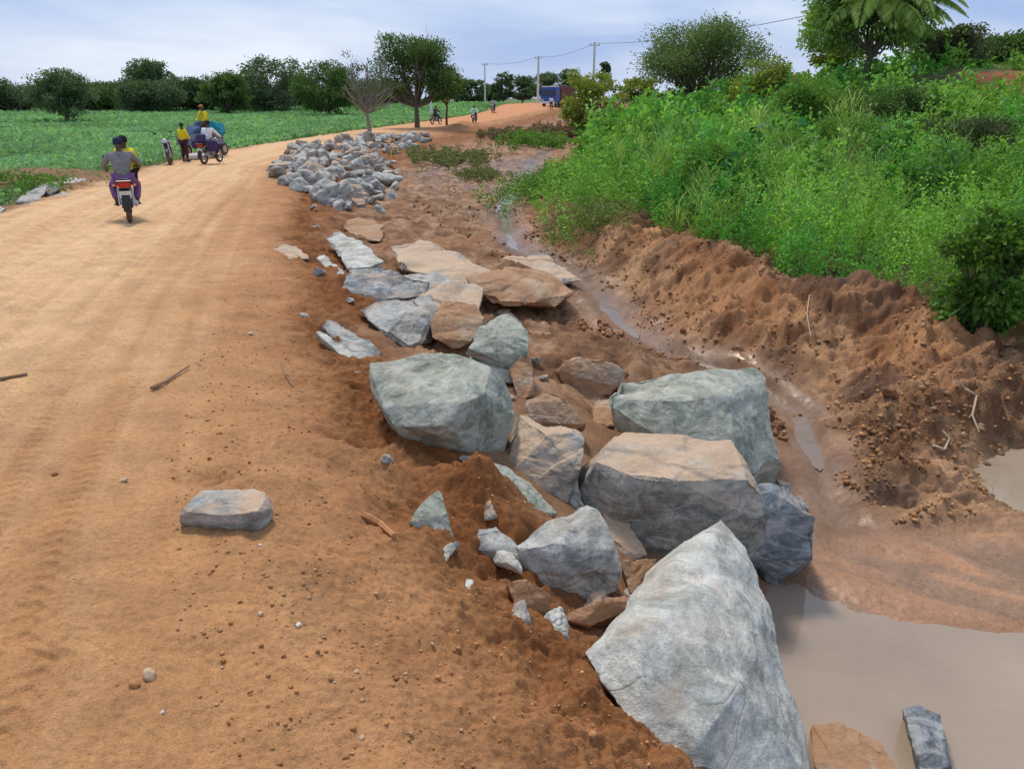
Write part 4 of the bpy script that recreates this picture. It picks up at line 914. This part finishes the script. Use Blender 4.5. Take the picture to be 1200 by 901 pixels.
BU = [(700, 60, 82, 74, 'yellow-green bush, first right of the truck', YEL, 4500), (748, 62, 92, 50, 'yellow-green bush between the first one and the large open-crowned tree', YEL, 3000), (790, 60, 108, 60, 'dull scrubby bush below the large open-crowned tree', DULL, 3000),
      (905, 34, 68, 84, 'yellow-green bush in the gap between the two big trees', YEL, 5000), (868, 36, 96, 70, 'green bush left under the gap between the big trees', BRI, 4500), (955, 26, 92, 110, 'leafy green bush in front of the tall light green tree', BRI, 7000), (1040, 24, 100, 120, 'dark green bush below the tall light green tree', MIDG, 7000),
      (1000, 20, 140, 130, 'mid green bush in the heart of the thicket', BRI, 7500), (930, 19, 165, 110, 'bright bush at the centre left of the thicket', BRI, 6500), (1150, 17, 140, 130, 'dull olive bush on the right slope', DULL, 6500), (1110, 34, 88, 90, 'grey-green bush on top of the raised bank', DULL, 5000), (1180, 36, 76, 90, 'green bush on top of the raised bank at the right edge', MIDG, 5000),
      (780, 24, 150, 90, 'soft green bush at the left of the thicket', BRI, 6000), (850, 17, 185, 100, 'light green bush behind the clay bank crest', BRI, 6500), (720, 27, 160, 80, 'light green bush at the left end of the thicket', BRI, 5000)]
for i, (px, D_, top, cw, lab, pal, n) in enumerate(BU):
    tree(px, D_, top, cw, None, lab, pal, 700 + i, .93, int(n * 1.2), name='bush', lobes=12, cat='bush', leaf=max(.08, D_ * .0042), squash=1.2)
# broad-leaved dark shrub at the right edge
sh = tree(1204, 8.2, 248, 118, None, 'dark broad-leaved climbing shrub at the right picture edge by the pool', ((.045, .11, .018), (.16, .33, .045)), 730, .96, 6500, name='shrub', lobes=14, cat='shrub', leaf=.085, squash=1.5)

# ------------------------------------------------------------------ sticks and roots
M_STICK = paint('dead_wood', (.24, .15, .09), .9, sc=30); M_ROOT = paint('pale_root', (.50, .38, .26), .9, sc=30)
def stick(pix, r, mat, label, name='stick', z0=-.1, lift=.01, fork=None):
    pts = []
    for px, py in pix:
        z = z0
        for _ in range(10): p = PZ(px, py, z); z = .5 * z + .5 * hgt(p[0], p[1])
        pts.append((p[0], p[1], z + lift))
    o = np.array(pts[0]); mb = MB(); P_ = [tuple(np.array(p) - o) for p in pts]
    mb.tube(P_, [r * (1 - .6 * i / len(P_)) for i in range(len(P_))], 6)
    if fork:
        for a, vec in fork: mb.tube([P_[a], tuple(np.array(P_[a]) + np.array(vec) * .5 + .01), tuple(np.array(P_[a]) + vec)], [r * .7, r * .5, r * .2], 5)
    ob = mb.build(name, mat); ob.location = tuple(o); return tag(ob, label, name)
stick([(178, 458), (195, 450), (208, 441), (222, 432)], .012, M_STICK, 'curved dark twig lying on the road', lift=.02)
stick([(330, 425), (334, 440), (345, 455)], .006, M_STICK, 'short thin twig in the soil right of the road')
stick([(0, 446), (15, 443), (32, 440)], .014, M_STICK, 'dark twig at the left picture edge on the road')
stick([(425, 605), (445, 615), (462, 630)], .02, M_CLOD, 'flat pale crust piece in the soil left of the triangular stone')
stick([(1130, 462), (1142, 475), (1138, 492), (1146, 512)], .014, M_ROOT, 'pale torn root sticking out of the clay bank', 'root', -.9, .05, [(1, (.12, .05, -.1)), (2, (-.1, .02, -.16)), (1, (.05, -.05, -.25)), (0, (-.12, 0, .08))])
stick([(1092, 525), (1106, 530), (1112, 518), (1104, 508)], .014, M_ROOT, 'curled tan root loop low on the clay bank', 'root', -1.0, .03)
stick([(948, 350), (945, 372), (950, 395)], .007, M_ROOT, 'thin dry stalk hanging on the clay bank', 'root', -.7, .04, [(0, (.06, 0, -.18)), (1, (-.08, 0, -.15))])

# ------------------------------------------------------------------ poles and wire
M_CONC = paint('concrete_pole', (.58, .57, .53), .9, sc=4); M_WIRE = paint('dark_wire', (.05, .05, .06), .6)
tops = []
for px, D_, top, w, lab in [(568, 165, 74, .2, 'slim pale utility pole, left of the two standing along the road'), (631, 142, 66, .26, 'pale utility pole just left of the truck'), (697, 105, 50, .2, 'white utility pole rising behind the yellow-green bushes'), (1003, 46, 4, .2, 'utility pole hidden in the tall light green tree')]:
    X, _, zt = PY(px, top, D_); g = hgt(X, D_); r_ = empty('utility_pole', (X, D_, g), label=lab, cat='utility pole', group='utility poles carrying the wire')
    MB().tube([(0, 0, -.4), (0, 0, (zt - g) * .5), (0, 0, zt - g)], [w, w * .8, w * .6], 8).build('pole', M_CONC, r_)
    MB().box((0, 0, zt - g - .35), (1.3, .1, .1)).build('crossarm', M_CONC, r_)
    m_ = MB()
    for k in (-.55, 0, .55): m_.tube([(k, 0, zt - g - .32), (k, 0, zt - g - .1)], [.06, .04], 8)
    m_.build('insulators', paint('insulator', (.35, .2, .15), .3), r_); tops.append(np.array([X, D_, zt - .1]))
m_ = MB(); o0 = tops[0]
for a, b in zip(tops[:-1], tops[1:]):
    pts = []
    for t in np.linspace(0, 1, 17): p = a * (1 - t) + b * t - o0; p[2] -= 1.1 * 4 * t * (1 - t) * .5; pts.append(tuple(p))
    m_.tube(pts, .022, 5)
w_ = m_.build('power_line', M_WIRE); w_.location = tuple(o0); tag(w_, 'thin dark power line sagging across the sky between the utility poles', 'power line')
for px, py, D_, h, lab in [(504, 100, 120, None, 'white boundary post under the big spreading tree'), (488, 104, 125, None, 'shorter pale boundary post left of the white one'), (1072, 76, 32, None, 'short white post standing in the bushes right of the tall light green tree')]:
    X, _, zt = PY(px, py, D_); g = hgt(X, D_); ww = .1 if D_ < 60 else .28
    p_ = MB().box((0, 0, (zt - g) / 2 - .1), (ww * 1.4, ww * 1.4, zt - g + .2), taper=.8).build('boundary_post', paint('white_post', (.7, .7, .66), .8), None, False, .01)
    p_.location = (X, D_, g); tag(p_, lab, 'post')

# ------------------------------------------------------------------ people
def skin_mesh(name, verts, edges, rad, mat, parent=None, levels=1):
    me = bpy.data.meshes.new(name); me.from_pydata(verts, edges, []); o = bpy.data.objects.new('t', me); C.objects.link(o)
    md = o.modifiers.new('s', 'SKIN'); md.use_smooth_shade = True; sb = o.modifiers.new('d', 'SUBSURF'); sb.levels = levels; sb.render_levels = levels
    for i, r in enumerate(rad): me.skin_vertices[0].data[i].radius = (r, r) if not isinstance(r, tuple) else r
    me.skin_vertices[0].data[0].use_root = True
    dg = bpy.context.evaluated_depsgraph_get(); m2 = bpy.data.meshes.new_from_object(o.evaluated_get(dg)); bpy.data.objects.remove(o); m2.name = name
    return link(name, m2, mat, parent, True)
M_SKIN = paint('skin_brown', (.10, .05, .03), .55, var=.05); M_HAIR = paint('black_hair', (.015, .013, .013), .9)
def cloth(name, col): return paint(name, col, .9, 0, .1, .2, 15)
def person(loc, rz, pose, top, legs, label, cap=None, scale=1.0, group=None, parent_thing=None, faceyaw=0, shoes=True, extra=None):
    root = empty('person', loc, rz, label=label, cat='person', group=group); root.scale = (scale,) * 3
    J = {k: np.array(v, float) for k, v in pose.items()}
    def LR(n): return J[n + '_l'], J[n + '_r']
    # body: one continuous skinned surface
    V = [J['pelvis'], (J['pelvis'] + J['chest']) / 2, J['chest'], J['neck'], J['neck'] * .45 + J['head'] * .55 - np.array([0, .0, .02])]
    E = [(0, 1), (1, 2), (2, 3), (3, 4)]; Rd = [(.15, .115), (.13, .10), (.155, .105), .052, .058]
    up = J['head'] - J['neck']; up /= np.linalg.norm(up); fw = np.array([math.sin(faceyaw), math.cos(faceyaw), 0]) 
    V += [J['head'] - up * .03, J['head'] + up * .055, J['head'] + up * .10]; E += [(4, 5), (5, 6), (6, 7)]; Rd += [.078, .082, .055]
    for s in ('l', 'r'):
        i = len(V); V += [J['shoulder_' + s], J['elbow_' + s], J['wrist_' + s]]; E += [(2, i), (i, i + 1), (i + 1, i + 2)]; Rd += [.062, .042, .028]
        w = J['wrist_' + s]; d = w - J['elbow_' + s]; d /= np.linalg.norm(d); sd_ = np.cross(d, [0, 0, 1]); sd_ /= np.linalg.norm(sd_) + 1e-6
        V += [w + d * .045]; E += [(i + 2, i + 3)]; Rd += [(.034, .02)]; pm_ = i + 3
        for q, ln in ((-1.5, .055), (-.5, .07), (.5, .066), (1.5, .05)):
            a = len(V); V += [w + d * .085 + sd_ * q * .017, w + d * (.085 + ln * .5) + sd_ * q * .019 + np.array([0, 0, -.006]), w + d * (.085 + ln * .9) + sd_ * q * .019 + np.array([0, 0, -.026])]
            E += [(pm_, a), (a, a + 1), (a + 1, a + 2)]; Rd += [.010, .009, .0075]
        a = len(V); sg = 1 if s == 'l' else -1
        V += [w + d * .04 + sd_ * sg * .04, w + d * .075 + sd_ * sg * .055]; E += [(pm_, a), (a, a + 1)]; Rd += [.012, .009]
        i = len(V); V += [J['hip_' + s], J['knee_' + s], J['ankle_' + s], J['toe_' + s]]; E += [(0, i), (i, i + 1), (i + 1, i + 2), (i + 2, i + 3)]; Rd += [.09, .06, .042, .034]
    body = skin_mesh('body', [tuple(v) for v in V], E, Rd, M_SKIN, root)
    hd = J['head']; rt = np.cross(fw, [0, 0, 1.])
    f_ = MB(); f_.ell(tuple(hd + fw * .088 - np.array([0, 0, .012])), (.014, .022, .022), 8, 6)
    for sg in (-1, 1): f_.ell(tuple(hd + rt * sg * .082), (.014, .024, .032), 8, 6)
    f_.build('nose_and_ears', M_SKIN, body)
    ey = MB()
    for sg in (-1, 1): ey.ell(tuple(hd + fw * .076 + rt * sg * .03 + np.array([0, 0, .02])), (.012, .009, .008), 8, 6)
    ey.build('eyes', paint('eye_white', (.7, .68, .65), .4), body)
    MB().ell(tuple(hd + fw * .078 - np.array([0, 0, .052])), (.022, .012, .008), 8, 6).build('mouth', paint('lips', (.12, .04, .035), .5), body)
    hm = M_HAIR if cap is None else cloth(*cap)
    hb = MB(); hb.ell(tuple(hd - fw * .012 + np.array([0, 0, .045])), (.094, .10, .082), 16, 10)
    if cap is not None: hb.ell(tuple(hd + fw * .10 + np.array([0, 0, .045])), (.075, .075, .012), 12, 6)
    hb.build('hair' if cap is None else 'cap', hm, body)
    # clothes
    V = [J['pelvis'] - np.array([0, 0, .06]), (J['pelvis'] + J['chest']) / 2, J['chest'], J['neck'] - up * .03]; E = [(0, 1), (1, 2), (2, 3)]; Rd = [(.175, .14), (.165, .13), (.18, .13), .07]
    for s in ('l', 'r'):
        i = len(V); V += [J['shoulder_' + s], J['elbow_' + s], J['wrist_' + s] * .88 + J['elbow_' + s] * .12]; E += [(2, i), (i, i + 1), (i + 1, i + 2)]; Rd += [.085, .062, .046]
    skin_mesh('shirt', [tuple(v) for v in V], E, Rd, cloth(*top), root)
    V = [J['pelvis'] + np.array([0, 0, .02])]; E = []; Rd = [(.165, .13)]
    for s in ('l', 'r'):
        i = len(V); V += [J['hip_' + s], J['knee_' + s], J['ankle_' + s] * .9 + J['knee_' + s] * .1]; E += [(0, i), (i, i + 1), (i + 1, i + 2)]; Rd += [.11, .085, .065]
    skin_mesh('trousers', [tuple(v) for v in V], E, Rd, cloth(*legs), root)
    for s in ('l', 'r'):
        a = J['ankle_' + s]; t = J['toe_' + s]; d = t - a; d[2] = 0; d /= np.linalg.norm(d) + 1e-6; m_ = MB()
        m_.tube([tuple(a - d * .06 + [0, 0, -.045]), tuple(a + d * .03 + [0, 0, -.04]), tuple(t + [0, 0, -.01]), tuple(t + d * .05 + [0, 0, -.012])], [.04, .046, .042, .02], 8)
        m_.build('shoe', paint('dark_shoe', (.03, .025, .02), .7), root)
    return root
RIDE = dict(pelvis=(0, -.16, .90), chest=(0, -.04, 1.27), neck=(0, 0, 1.44), head=(0, .04, 1.60), shoulder_l=(-.20, -.03, 1.36), shoulder_r=(.20, -.03, 1.36), elbow_l=(-.36, .14, 1.15), elbow_r=(.36, .14, 1.15),
            wrist_l=(-.33, .40, 1.05), wrist_r=(.33, .40, 1.05), hip_l=(-.11, -.12, .87), hip_r=(.11, -.12, .87), knee_l=(-.25, .28, .70), knee_r=(.25, .28, .70), ankle_l=(-.20, .02, .36), ankle_r=(.20, .02, .36), toe_l=(-.21, .17, .31), toe_r=(.21, .17, .31))
STAND = dict(pelvis=(0, 0, .93), chest=(0, 0, 1.28), neck=(0, 0, 1.47), head=(0, .02, 1.63), shoulder_l=(-.19, 0, 1.4), shoulder_r=(.19, 0, 1.4), elbow_l=(-.27, .02, 1.12), elbow_r=(.27, .05, 1.12), wrist_l=(-.26, .15, .92), wrist_r=(.2, .26, 1.02),
             hip_l=(-.1, 0, .9), hip_r=(.1, 0, .9), knee_l=(-.12, .03, .5), knee_r=(.12, .02, .5), ankle_l=(-.13, 0, .1), ankle_r=(.13, -.03, .1), toe_l=(-.15, .14, .05), toe_r=(.15, .11, .05))
SIT = dict(RIDE); SIT.update(elbow_l=(-.28, .08, 1.1), elbow_r=(.28, .08, 1.1), wrist_l=(-.16, .28, .98), wrist_r=(.16, .28, .98), ankle_l=(-.15, .34, .42), ankle_r=(.15, .34, .42), toe_l=(-.16, .48, .38), toe_r=(.16, .48, .38), knee_l=(-.15, .30, .84), knee_r=(.15, .30, .84))

# ------------------------------------------------------------------ motorcycles
M_TYRE = paint('tyre_rubber_dusty', (.11, .075, .05), .95); M_MET = paint('dull_metal', (.45, .44, .42), .4, .8); M_BLK = paint('black_plastic', (.02, .02, .022), .5); M_SEAT = paint('black_seat', (.025, .022, .025), .6); M_REDL = paint('tail_light_red', (.5, .02, .02), .2); M_PLATE = paint('number_plate', (.6, .58, .55), .5)
def motorcycle(loc, rz, tankcol, label, lean=0, group=None, fairing=None):
    root = empty('motorcycle', loc, rz, label=label, cat='motorcycle', group=group); root.rotation_euler = (0, lean, rz)
    for y in (-.62, .66):
        w = MB().torus((0, y, .31), .255, .052, seg=28, sg=10).build('wheel', M_TYRE, root)
        rm = MB().torus((0, y, .31), .205, .018, seg=24, sg=6, sq=1.6); rm.build('rim', M_MET, w)
        sp = MB().tube([(-.05, y, .31), (.05, y, .31)], .045, 10)
        for k in range(14):
            a = k * 6.2832 / 14; sp.tube([(0.03 * (-1) ** k, y, .31), (0, y + math.cos(a) * .2, .31 + math.sin(a) * .2)], .0035, 4)
        sp.build('spokes', M_MET, w)
    fr = MB()
    for s in (-1, 1):
        fr.tube([(s * .045, .42, .88), (s * .08, .1, .72), (s * .1, -.3, .70), (s * .09, -.72, .74)], .017, 8); fr.tube([(s * .1, -.25, .66), (s * .09, -.18, .38), (s * .07, .2, .28), (s * .045, .42, .80)], .016, 8)
        fr.tube([(s * .09, -.15, .36), (s * .085, -.62, .31)], .02, 8)
    fr.build('frame', M_BLK, root)
    fk = MB()
    for s in (-1, 1): fk.tube([(s * .09, .66, .31), (s * .09, .50, .72), (s * .09, .42, .96)], [.026, .024, .018], 8)
    fk.build('fork', M_MET, root)
    sh_ = MB()
    for s in (-1, 1): sh_.tube([(s * .13, -.58, .36), (s * .12, -.48, .68)], .028, 8)
    sh_.build('rear_shocks', M_MET, root)
    MB().ell((0, .2, .83), (.14, .26, .12)).build('fuel_tank', paint(*tankcol), root)
    st = MB().box((0, -.34, .79), (.25, .72, .09)); st.box((0, -.62, .83), (.22, .22, .07)); st.build('seat', M_SEAT, root, True, .02)
    MB().box((0, .08, .42), (.2, .26, .26)).box((0, .12, .56), (.15, .15, .14)).build('engine', M_MET, root, True, .02)
    MB().tube([(.1, .18, .32), (.15, -.1, .28), (.17, -.4, .34), (.17, -.78, .42)], [.02, .024, .042, .045], 10).build('exhaust', M_MET, root)
    hb = MB().tube([(-.36, .34, 1.03), (-.2, .38, 1.04), (-.08, .42, .98), (.08, .42, .98), (.2, .38, 1.04), (.36, .34, 1.03)], .013, 8); hb.build('handlebar', M_BLK, root)
    for s in (-1, 1):
        mr = MB().tube([(s * .24, .38, 1.04), (s * .28, .38, 1.2)], .006, 5).ell((s * .29, .38, 1.23), (.055, .012, .035)); mr.build('mirror', M_BLK, root)
        MB().tube([(s * .1, -.66, .74), (s * .17, -.68, .74)], .01, 6).ell((s * .19, -.68, .74), (.03, .035, .022)).build('indicator', paint('amber_lens', (.6, .22, .03), .3), root)
        MB().tube([(s * .05, .02, .32), (s * .26, .02, .3)], .013, 6).build('footrest', M_BLK, root)
    MB().ell((0, .52, .93), (.09, .07, .09)).build('headlight', paint('headlight_glass', (.7, .72, .72), .15), root)
    fd = MB()
    for k in range(8):
        a0 = R(30 + k * 17); a1 = R(30 + (k + 1) * 17); r_ = .33
        for q, yy in ((0, .66),): fd.add([(-.06, yy + math.cos(a0) * r_, .31 + math.sin(a0) * r_), (.06, yy + math.cos(a0) * r_, .31 + math.sin(a0) * r_), (.06, yy + math.cos(a1) * r_, .31 + math.sin(a1) * r_), (-.06, yy + math.cos(a1) * r_, .31 + math.sin(a1) * r_)], [(0, 1, 2, 3)])
    fd.build('front_mudguard', M_BLK, root)
    rg = MB()
    for k in range(8):
        a0 = R(55 + k * 17); a1 = R(55 + (k + 1) * 17); r_ = .35
        rg.add([(-.075, -.62 + math.cos(a0) * r_, .33 + math.sin(a0) * r_), (.075, -.62 + math.cos(a0) * r_, .33 + math.sin(a0) * r_), (.075, -.62 + math.cos(a1) * r_, .33 + math.sin(a1) * r_), (-.075, -.62 + math.cos(a1) * r_, .33 + math.sin(a1) * r_)], [(0, 1, 2, 3)])
    rg.build('rear_mudguard', M_BLK, root)
    MB().box((0, -.80, .76), (.24, .07, .10)).build('tail_light', M_REDL, root, True, .02)
    MB().box((0, -.86, .58), (.22, .012, .14)).build('number_plate', M_PLATE, root)
    cr = MB()
    for s in (-1, 1): cr.tube([(s * .12, -.5, .80), (s * .13, -.85, .84)], .01, 6)
    cr.tube([(-.13, -.85, .84), (.13, -.85, .84)], .01, 6); cr.build('rack', M_MET, root)
    return root
def spot(px, py, D_): X = PY(px, py, D_)[0]; return (X, D_, hgt(X, D_))
def foot(px, py, z=-.8):
    for _ in range(14): p = PZ(px, py, z); z = .6 * z + .4 * hgt(p[0], p[1])
    return (p[0], p[1], hgt(p[0], p[1]))
GR = ('grey_shirt', (.22, .22, .22)); YL = ('yellow_shirt', (.80, .62, .03)); PU = ('purple_patterned_cloth', (.22, .10, .24)); NV = ('dark_blue_cap', (.03, .04, .08)); WH = ('white_shirt', (.75, .75, .76)); DK = ('dark_maroon_trousers', (.07, .03, .035)); BLT = ('dark_blue_cloth', (.03, .035, .09)); TEAL = ('teal_cloth', (.02, .20, .25))
p1 = spot(150, 240, 14.6); z1 = R(25)
motorcycle(p1, z1, ('red_tank', (.35, .03, .03)), 'nearest motorcycle, dusty with a red tail light and pale plate, riding away', group=None).scale = (.89,) * 3
person(p1, z1, {k: (v[0] * .95, v[1], .3 + (v[2] - .3) * .93) for k, v in RIDE.items()}, GR, PU, 'rider in a grey long-sleeved shirt, dark cap and purple wrap on the nearest motorcycle', NV, scale=.89)
FRONT = {k: (v[0] * .75 + .06, v[1] * .8 + .34, v[2] * .86 + .14) for k, v in SIT.items()}
person(p1, z1, {k: (v[0] + .03, v[1] - .05, v[2] + .02) for k, v in FRONT.items()}, YL, DK, 'passenger in yellow sitting in front of the grey-shirted rider', scale=.89)
pk = spot(200, 188, 32)
motorcycle(pk, R(200), ('blue_tank', (.03, .05, .15)), 'parked dark motorcycle at the field edge left of the man in yellow', lean=R(6))
person(spot(217, 182, 33.5), R(-20), STAND, YL, DK, 'person standing in a bright yellow shirt and dark trousers beside the parked motorcycle', scale=.88)
p2 = spot(249, 194, 31)
motorcycle(p2, R(-8), ('black_tank', (.03, .02, .04)), 'loaded motorcycle with purple bundles behind the man in yellow').scale = (.92,) * 3
person(p2, R(-8), RIDE, WH, BLT, 'rider in a white shirt with a dark head on the loaded motorcycle', scale=.92)
def lumpy(name, parts, mat, seed):
    rs = np.random.default_rng(seed); pts = []; V = []; F_ = []; 
    bm = bmesh.new()
    for c, r in parts:
        q = rs.normal(0, 1, (22, 3)); q /= np.linalg.norm(q, axis=1)[:, None]; q = np.sign(q) * np.abs(q) ** .7 * rs.uniform(.8, 1.05, (22, 1)) * np.array(r) + np.array(c)
        vs0 = [bm.verts.new(p) for p in q]; g = bmesh.ops.convex_hull(bm, input=vs0)
        for v in {v for v in g['geom_interior'] + g['geom_unused'] if isinstance(v, bmesh.types.BMVert)}:
            if v.is_valid: bm.verts.remove(v)
    me = bpy.data.meshes.new('t'); bm.to_mesh(me); bm.free(); o = bpy.data.objects.new('t', me); C.objects.link(o)
    md = o.modifiers.new('r', 'REMESH'); md.mode = 'VOXEL'; md.voxel_size = .035; m3 = o.modifiers.new('s', 'SMOOTH'); m3.iterations = 3
    m2 = bpy.data.meshes.new_from_object(o.evaluated_get(bpy.context.evaluated_depsgraph_get())); bpy.data.objects.remove(o); m2.name = name
    return link(name, m2, mat, None, True)
bd = lumpy('bundle', [((-.26, -.35, .78), (.2, .36, .26)), ((.26, -.35, .68), (.2, .34, .25)), ((0, -.62, .98), (.22, .2, .2))], cloth('purple_sack', (.06, .045, .12)), 3)
bd.location = p2; bd.rotation_euler = (0, 0, R(-8)); tag(bd, 'dark purple sacks tied over the back of the loaded motorcycle', 'sacks')
# cargo tricycle ahead of them
p3 = spot(244, 181, 36.5); tri = empty('cargo_tricycle', p3, R(-12), label='blue-grey cargo tricycle stopped beyond the loaded motorcycle', cat='cargo tricycle')
for x, y in ((-.62, -.6), (.62, -.6), (0, 1.35)):
    w = MB().torus((x, y, .3), .23, .07, seg=24, sg=8).build('wheel', M_TYRE, tri); MB().tube([(x - .05, y, .3), (x + .05, y, .3)], .17, 16).build('rim', M_MET, w)
cb = MB().box((0, -.45, .62), (1.25, 1.7, .07)); cb.box((-.61, -.45, .85), (.04, 1.7, .42)).box((.61, -.45, .85), (.04, 1.7, .42)).box((0, -1.29, .85), (1.25, .04, .42)).box((0, .39, .85), (1.25, .04, .42)); cb.build('cargo_bed', paint('blue_grey_metal', (.16, .22, .30), .5), tri, True, .005)
MB().tube([(0, 1.35, .3), (0, 1.15, 1.0)], .035).tube([(-.38, 1.0, 1.05), (.38, 1.0, 1.05)], .015).build('fork', M_BLK, tri); MB().box((0, .75, .72), (.3, .5, .14)).box((0, .9, .5), (.25, .8, .1)).build('seat', M_SEAT, tri, True, .02)
ld = lumpy('load', [((-.2, -.5, 1.1), (.52, .75, .36)), ((-.1, -.3, 1.35), (.35, .4, .25))], cloth('blue_grey_tarp', (.08, .12, .20)), 4); ld.location = p3; ld.rotation_euler = (0, 0, R(-12)); tag(ld, 'blue-grey tarpaulin-covered load on the cargo tricycle', 'load')
person((p3[0] + .05, p3[1] - .2, p3[2] + .62), R(150), SIT, YL, ('brown_trousers', (.12, .07, .04)), 'person in yellow perched high on the tricycle load', ('orange_brown_scarf', (.42, .18, .06)), .95)
p4 = spot(263, 178, 31.5)
tl = lumpy('bundle', [((0, 0, 0), (.42, .5, .28)), ((.16, 0, -.30), (.24, .4, .14))], cloth(*TEAL), 5); tl.location = (p3[0] + .72, p3[1] - .5, p3[2] + 1.35); tag(tl, 'teal cloth bundle hanging over the right side of the cargo tricycle', 'bundle')
sk = MB().ell((0, 0, .12), (.55, .3, .16)).build('sack', cloth('pale_pink_sack', (.62, .5, .5))); sk.location = spot(231, 181, 34.5); tag(sk, 'pale sack lying on the ground behind the man in yellow', 'sack')

# distant riders
def far_rider(px, py, D_, rz, shirt, trous, lab_p, lab_m, cap=None):
    p = spot(px, py, D_); motorcycle(p, rz, ('far_tank', (.05, .05, .06)), lab_m, group='motorcycles far along the road'); person(p, rz, RIDE, shirt, trous, lab_p, cap)
far_rider(511, 143, 80, R(-30), ('dark_purple_shirt', (.10, .06, .09)), BLT, 'distant rider in dark clothes, leftmost on the far road', 'distant motorcycle, leftmost on the far road')
far_rider(556, 140, 84, R(170), ('white_green_shirt', (.55, .85, .68)), BLT, 'distant rider in a white and green top in the middle of the far road', 'distant motorcycle under the rider in white and green')
far_rider(578, 128, 104, R(170), ('pale_grey_shirt', (.45, .45, .48)), BLT, 'farthest rider in pale grey near the left road edge', 'farthest small motorcycle near the left road edge')
person(spot(646, 125, 112), R(10), STAND, WH, BLT, 'distant person in white walking in front of the truck')

# truck
def truck():
    D_ = 124; X = PY(651, 120, D_)[0]; g = hgt(X, D_); t = empty('truck', (X, D_, g), R(152), label='blue-fronted lorry with a rust-red cargo side at the far end of the road', cat='truck')
    blue = paint('truck_blue', (.03, .08, .34), .4); red = paint('truck_rust_red', (.20, .07, .06), .7)
    cab = MB().box((0, 1.9, 1.65), (2.4, 1.7, 2.1)).build('cab', blue, t, True, .08)
    MB().box((0, 2.77, 1.95), (2.05, .03, .8)).build('windscreen', paint('truck_glass', (.05, .07, .1), .1), t)
    for s in (-1, 1):
        MB().box((s * .85, 2.78, .95), (.3, .05, .2)).build('headlight', paint('headlight_glass', (.7, .72, .72), .15), t)
        MB().box((s * 1.215, 1.95, 1.95), (.02, .9, .6)).build('side_window', paint('truck_glass', (.05, .07, .1), .1), t)
        MB().tube([(s * 1.2, 2.6, 2.3), (s * 1.45, 2.7, 2.2), (s * 1.45, 2.7, 1.8)], .03, 6).build('mirror', M_BLK, t)
    MB().box((0, 2.82, .6), (2.4, .15, .3)).build('bumper', paint('white_post', (.7, .7, .66), .8), t, True, .02)
    MB().box((0, 1.9, 2.78), (2.2, 1.4, .16)).build('roof_rack', paint('white_post', (.7, .7, .66), .8), t, True, .03)
    cg = MB().box((0, -1.9, 1.0), (2.45, 5.6, .2))
    for s in (-1, 1): cg.box((s * 1.2, -1.9, 1.95), (.06, 5.6, 1.7))
    cg.box((0, .87, 1.95), (2.45, .06, 1.7)).box((0, -4.67, 1.95), (2.45, .06, 1.7)); cg.build('cargo_body', red, t, True, .01)
    rb = MB()
    for s in (-1, 1):
        for k in range(8): rb.box((s * 1.26, .7 - k * .74, 1.95), (.06, .08, 1.7))
    rb.build('side_ribs', red, t)
    MB().ell((0, -1.9, 2.5), (1.15, 2.6, .6)).build('tarpaulin', cloth('dark_tarp', (.05, .05, .07)), t)
    for y in (1.9, -2.6, -3.7):
        for s in (-1, 1):
            w = MB().torus((s * 1.0, y, .5), .34, .16, seg=24, sg=8).build('wheel', M_TYRE, t); MB().tube([(s * 1.0 - .1, y, .5), (s * 1.0 + .1, y, .5)], .25, 16).build('rim', M_MET, w)
truck()
for o in bpy.data.objects:
    if o.type == 'EMPTY' and o.parent is None and 'label' not in o: print('unlabelled', o.name)
print('objects', len(bpy.data.objects))
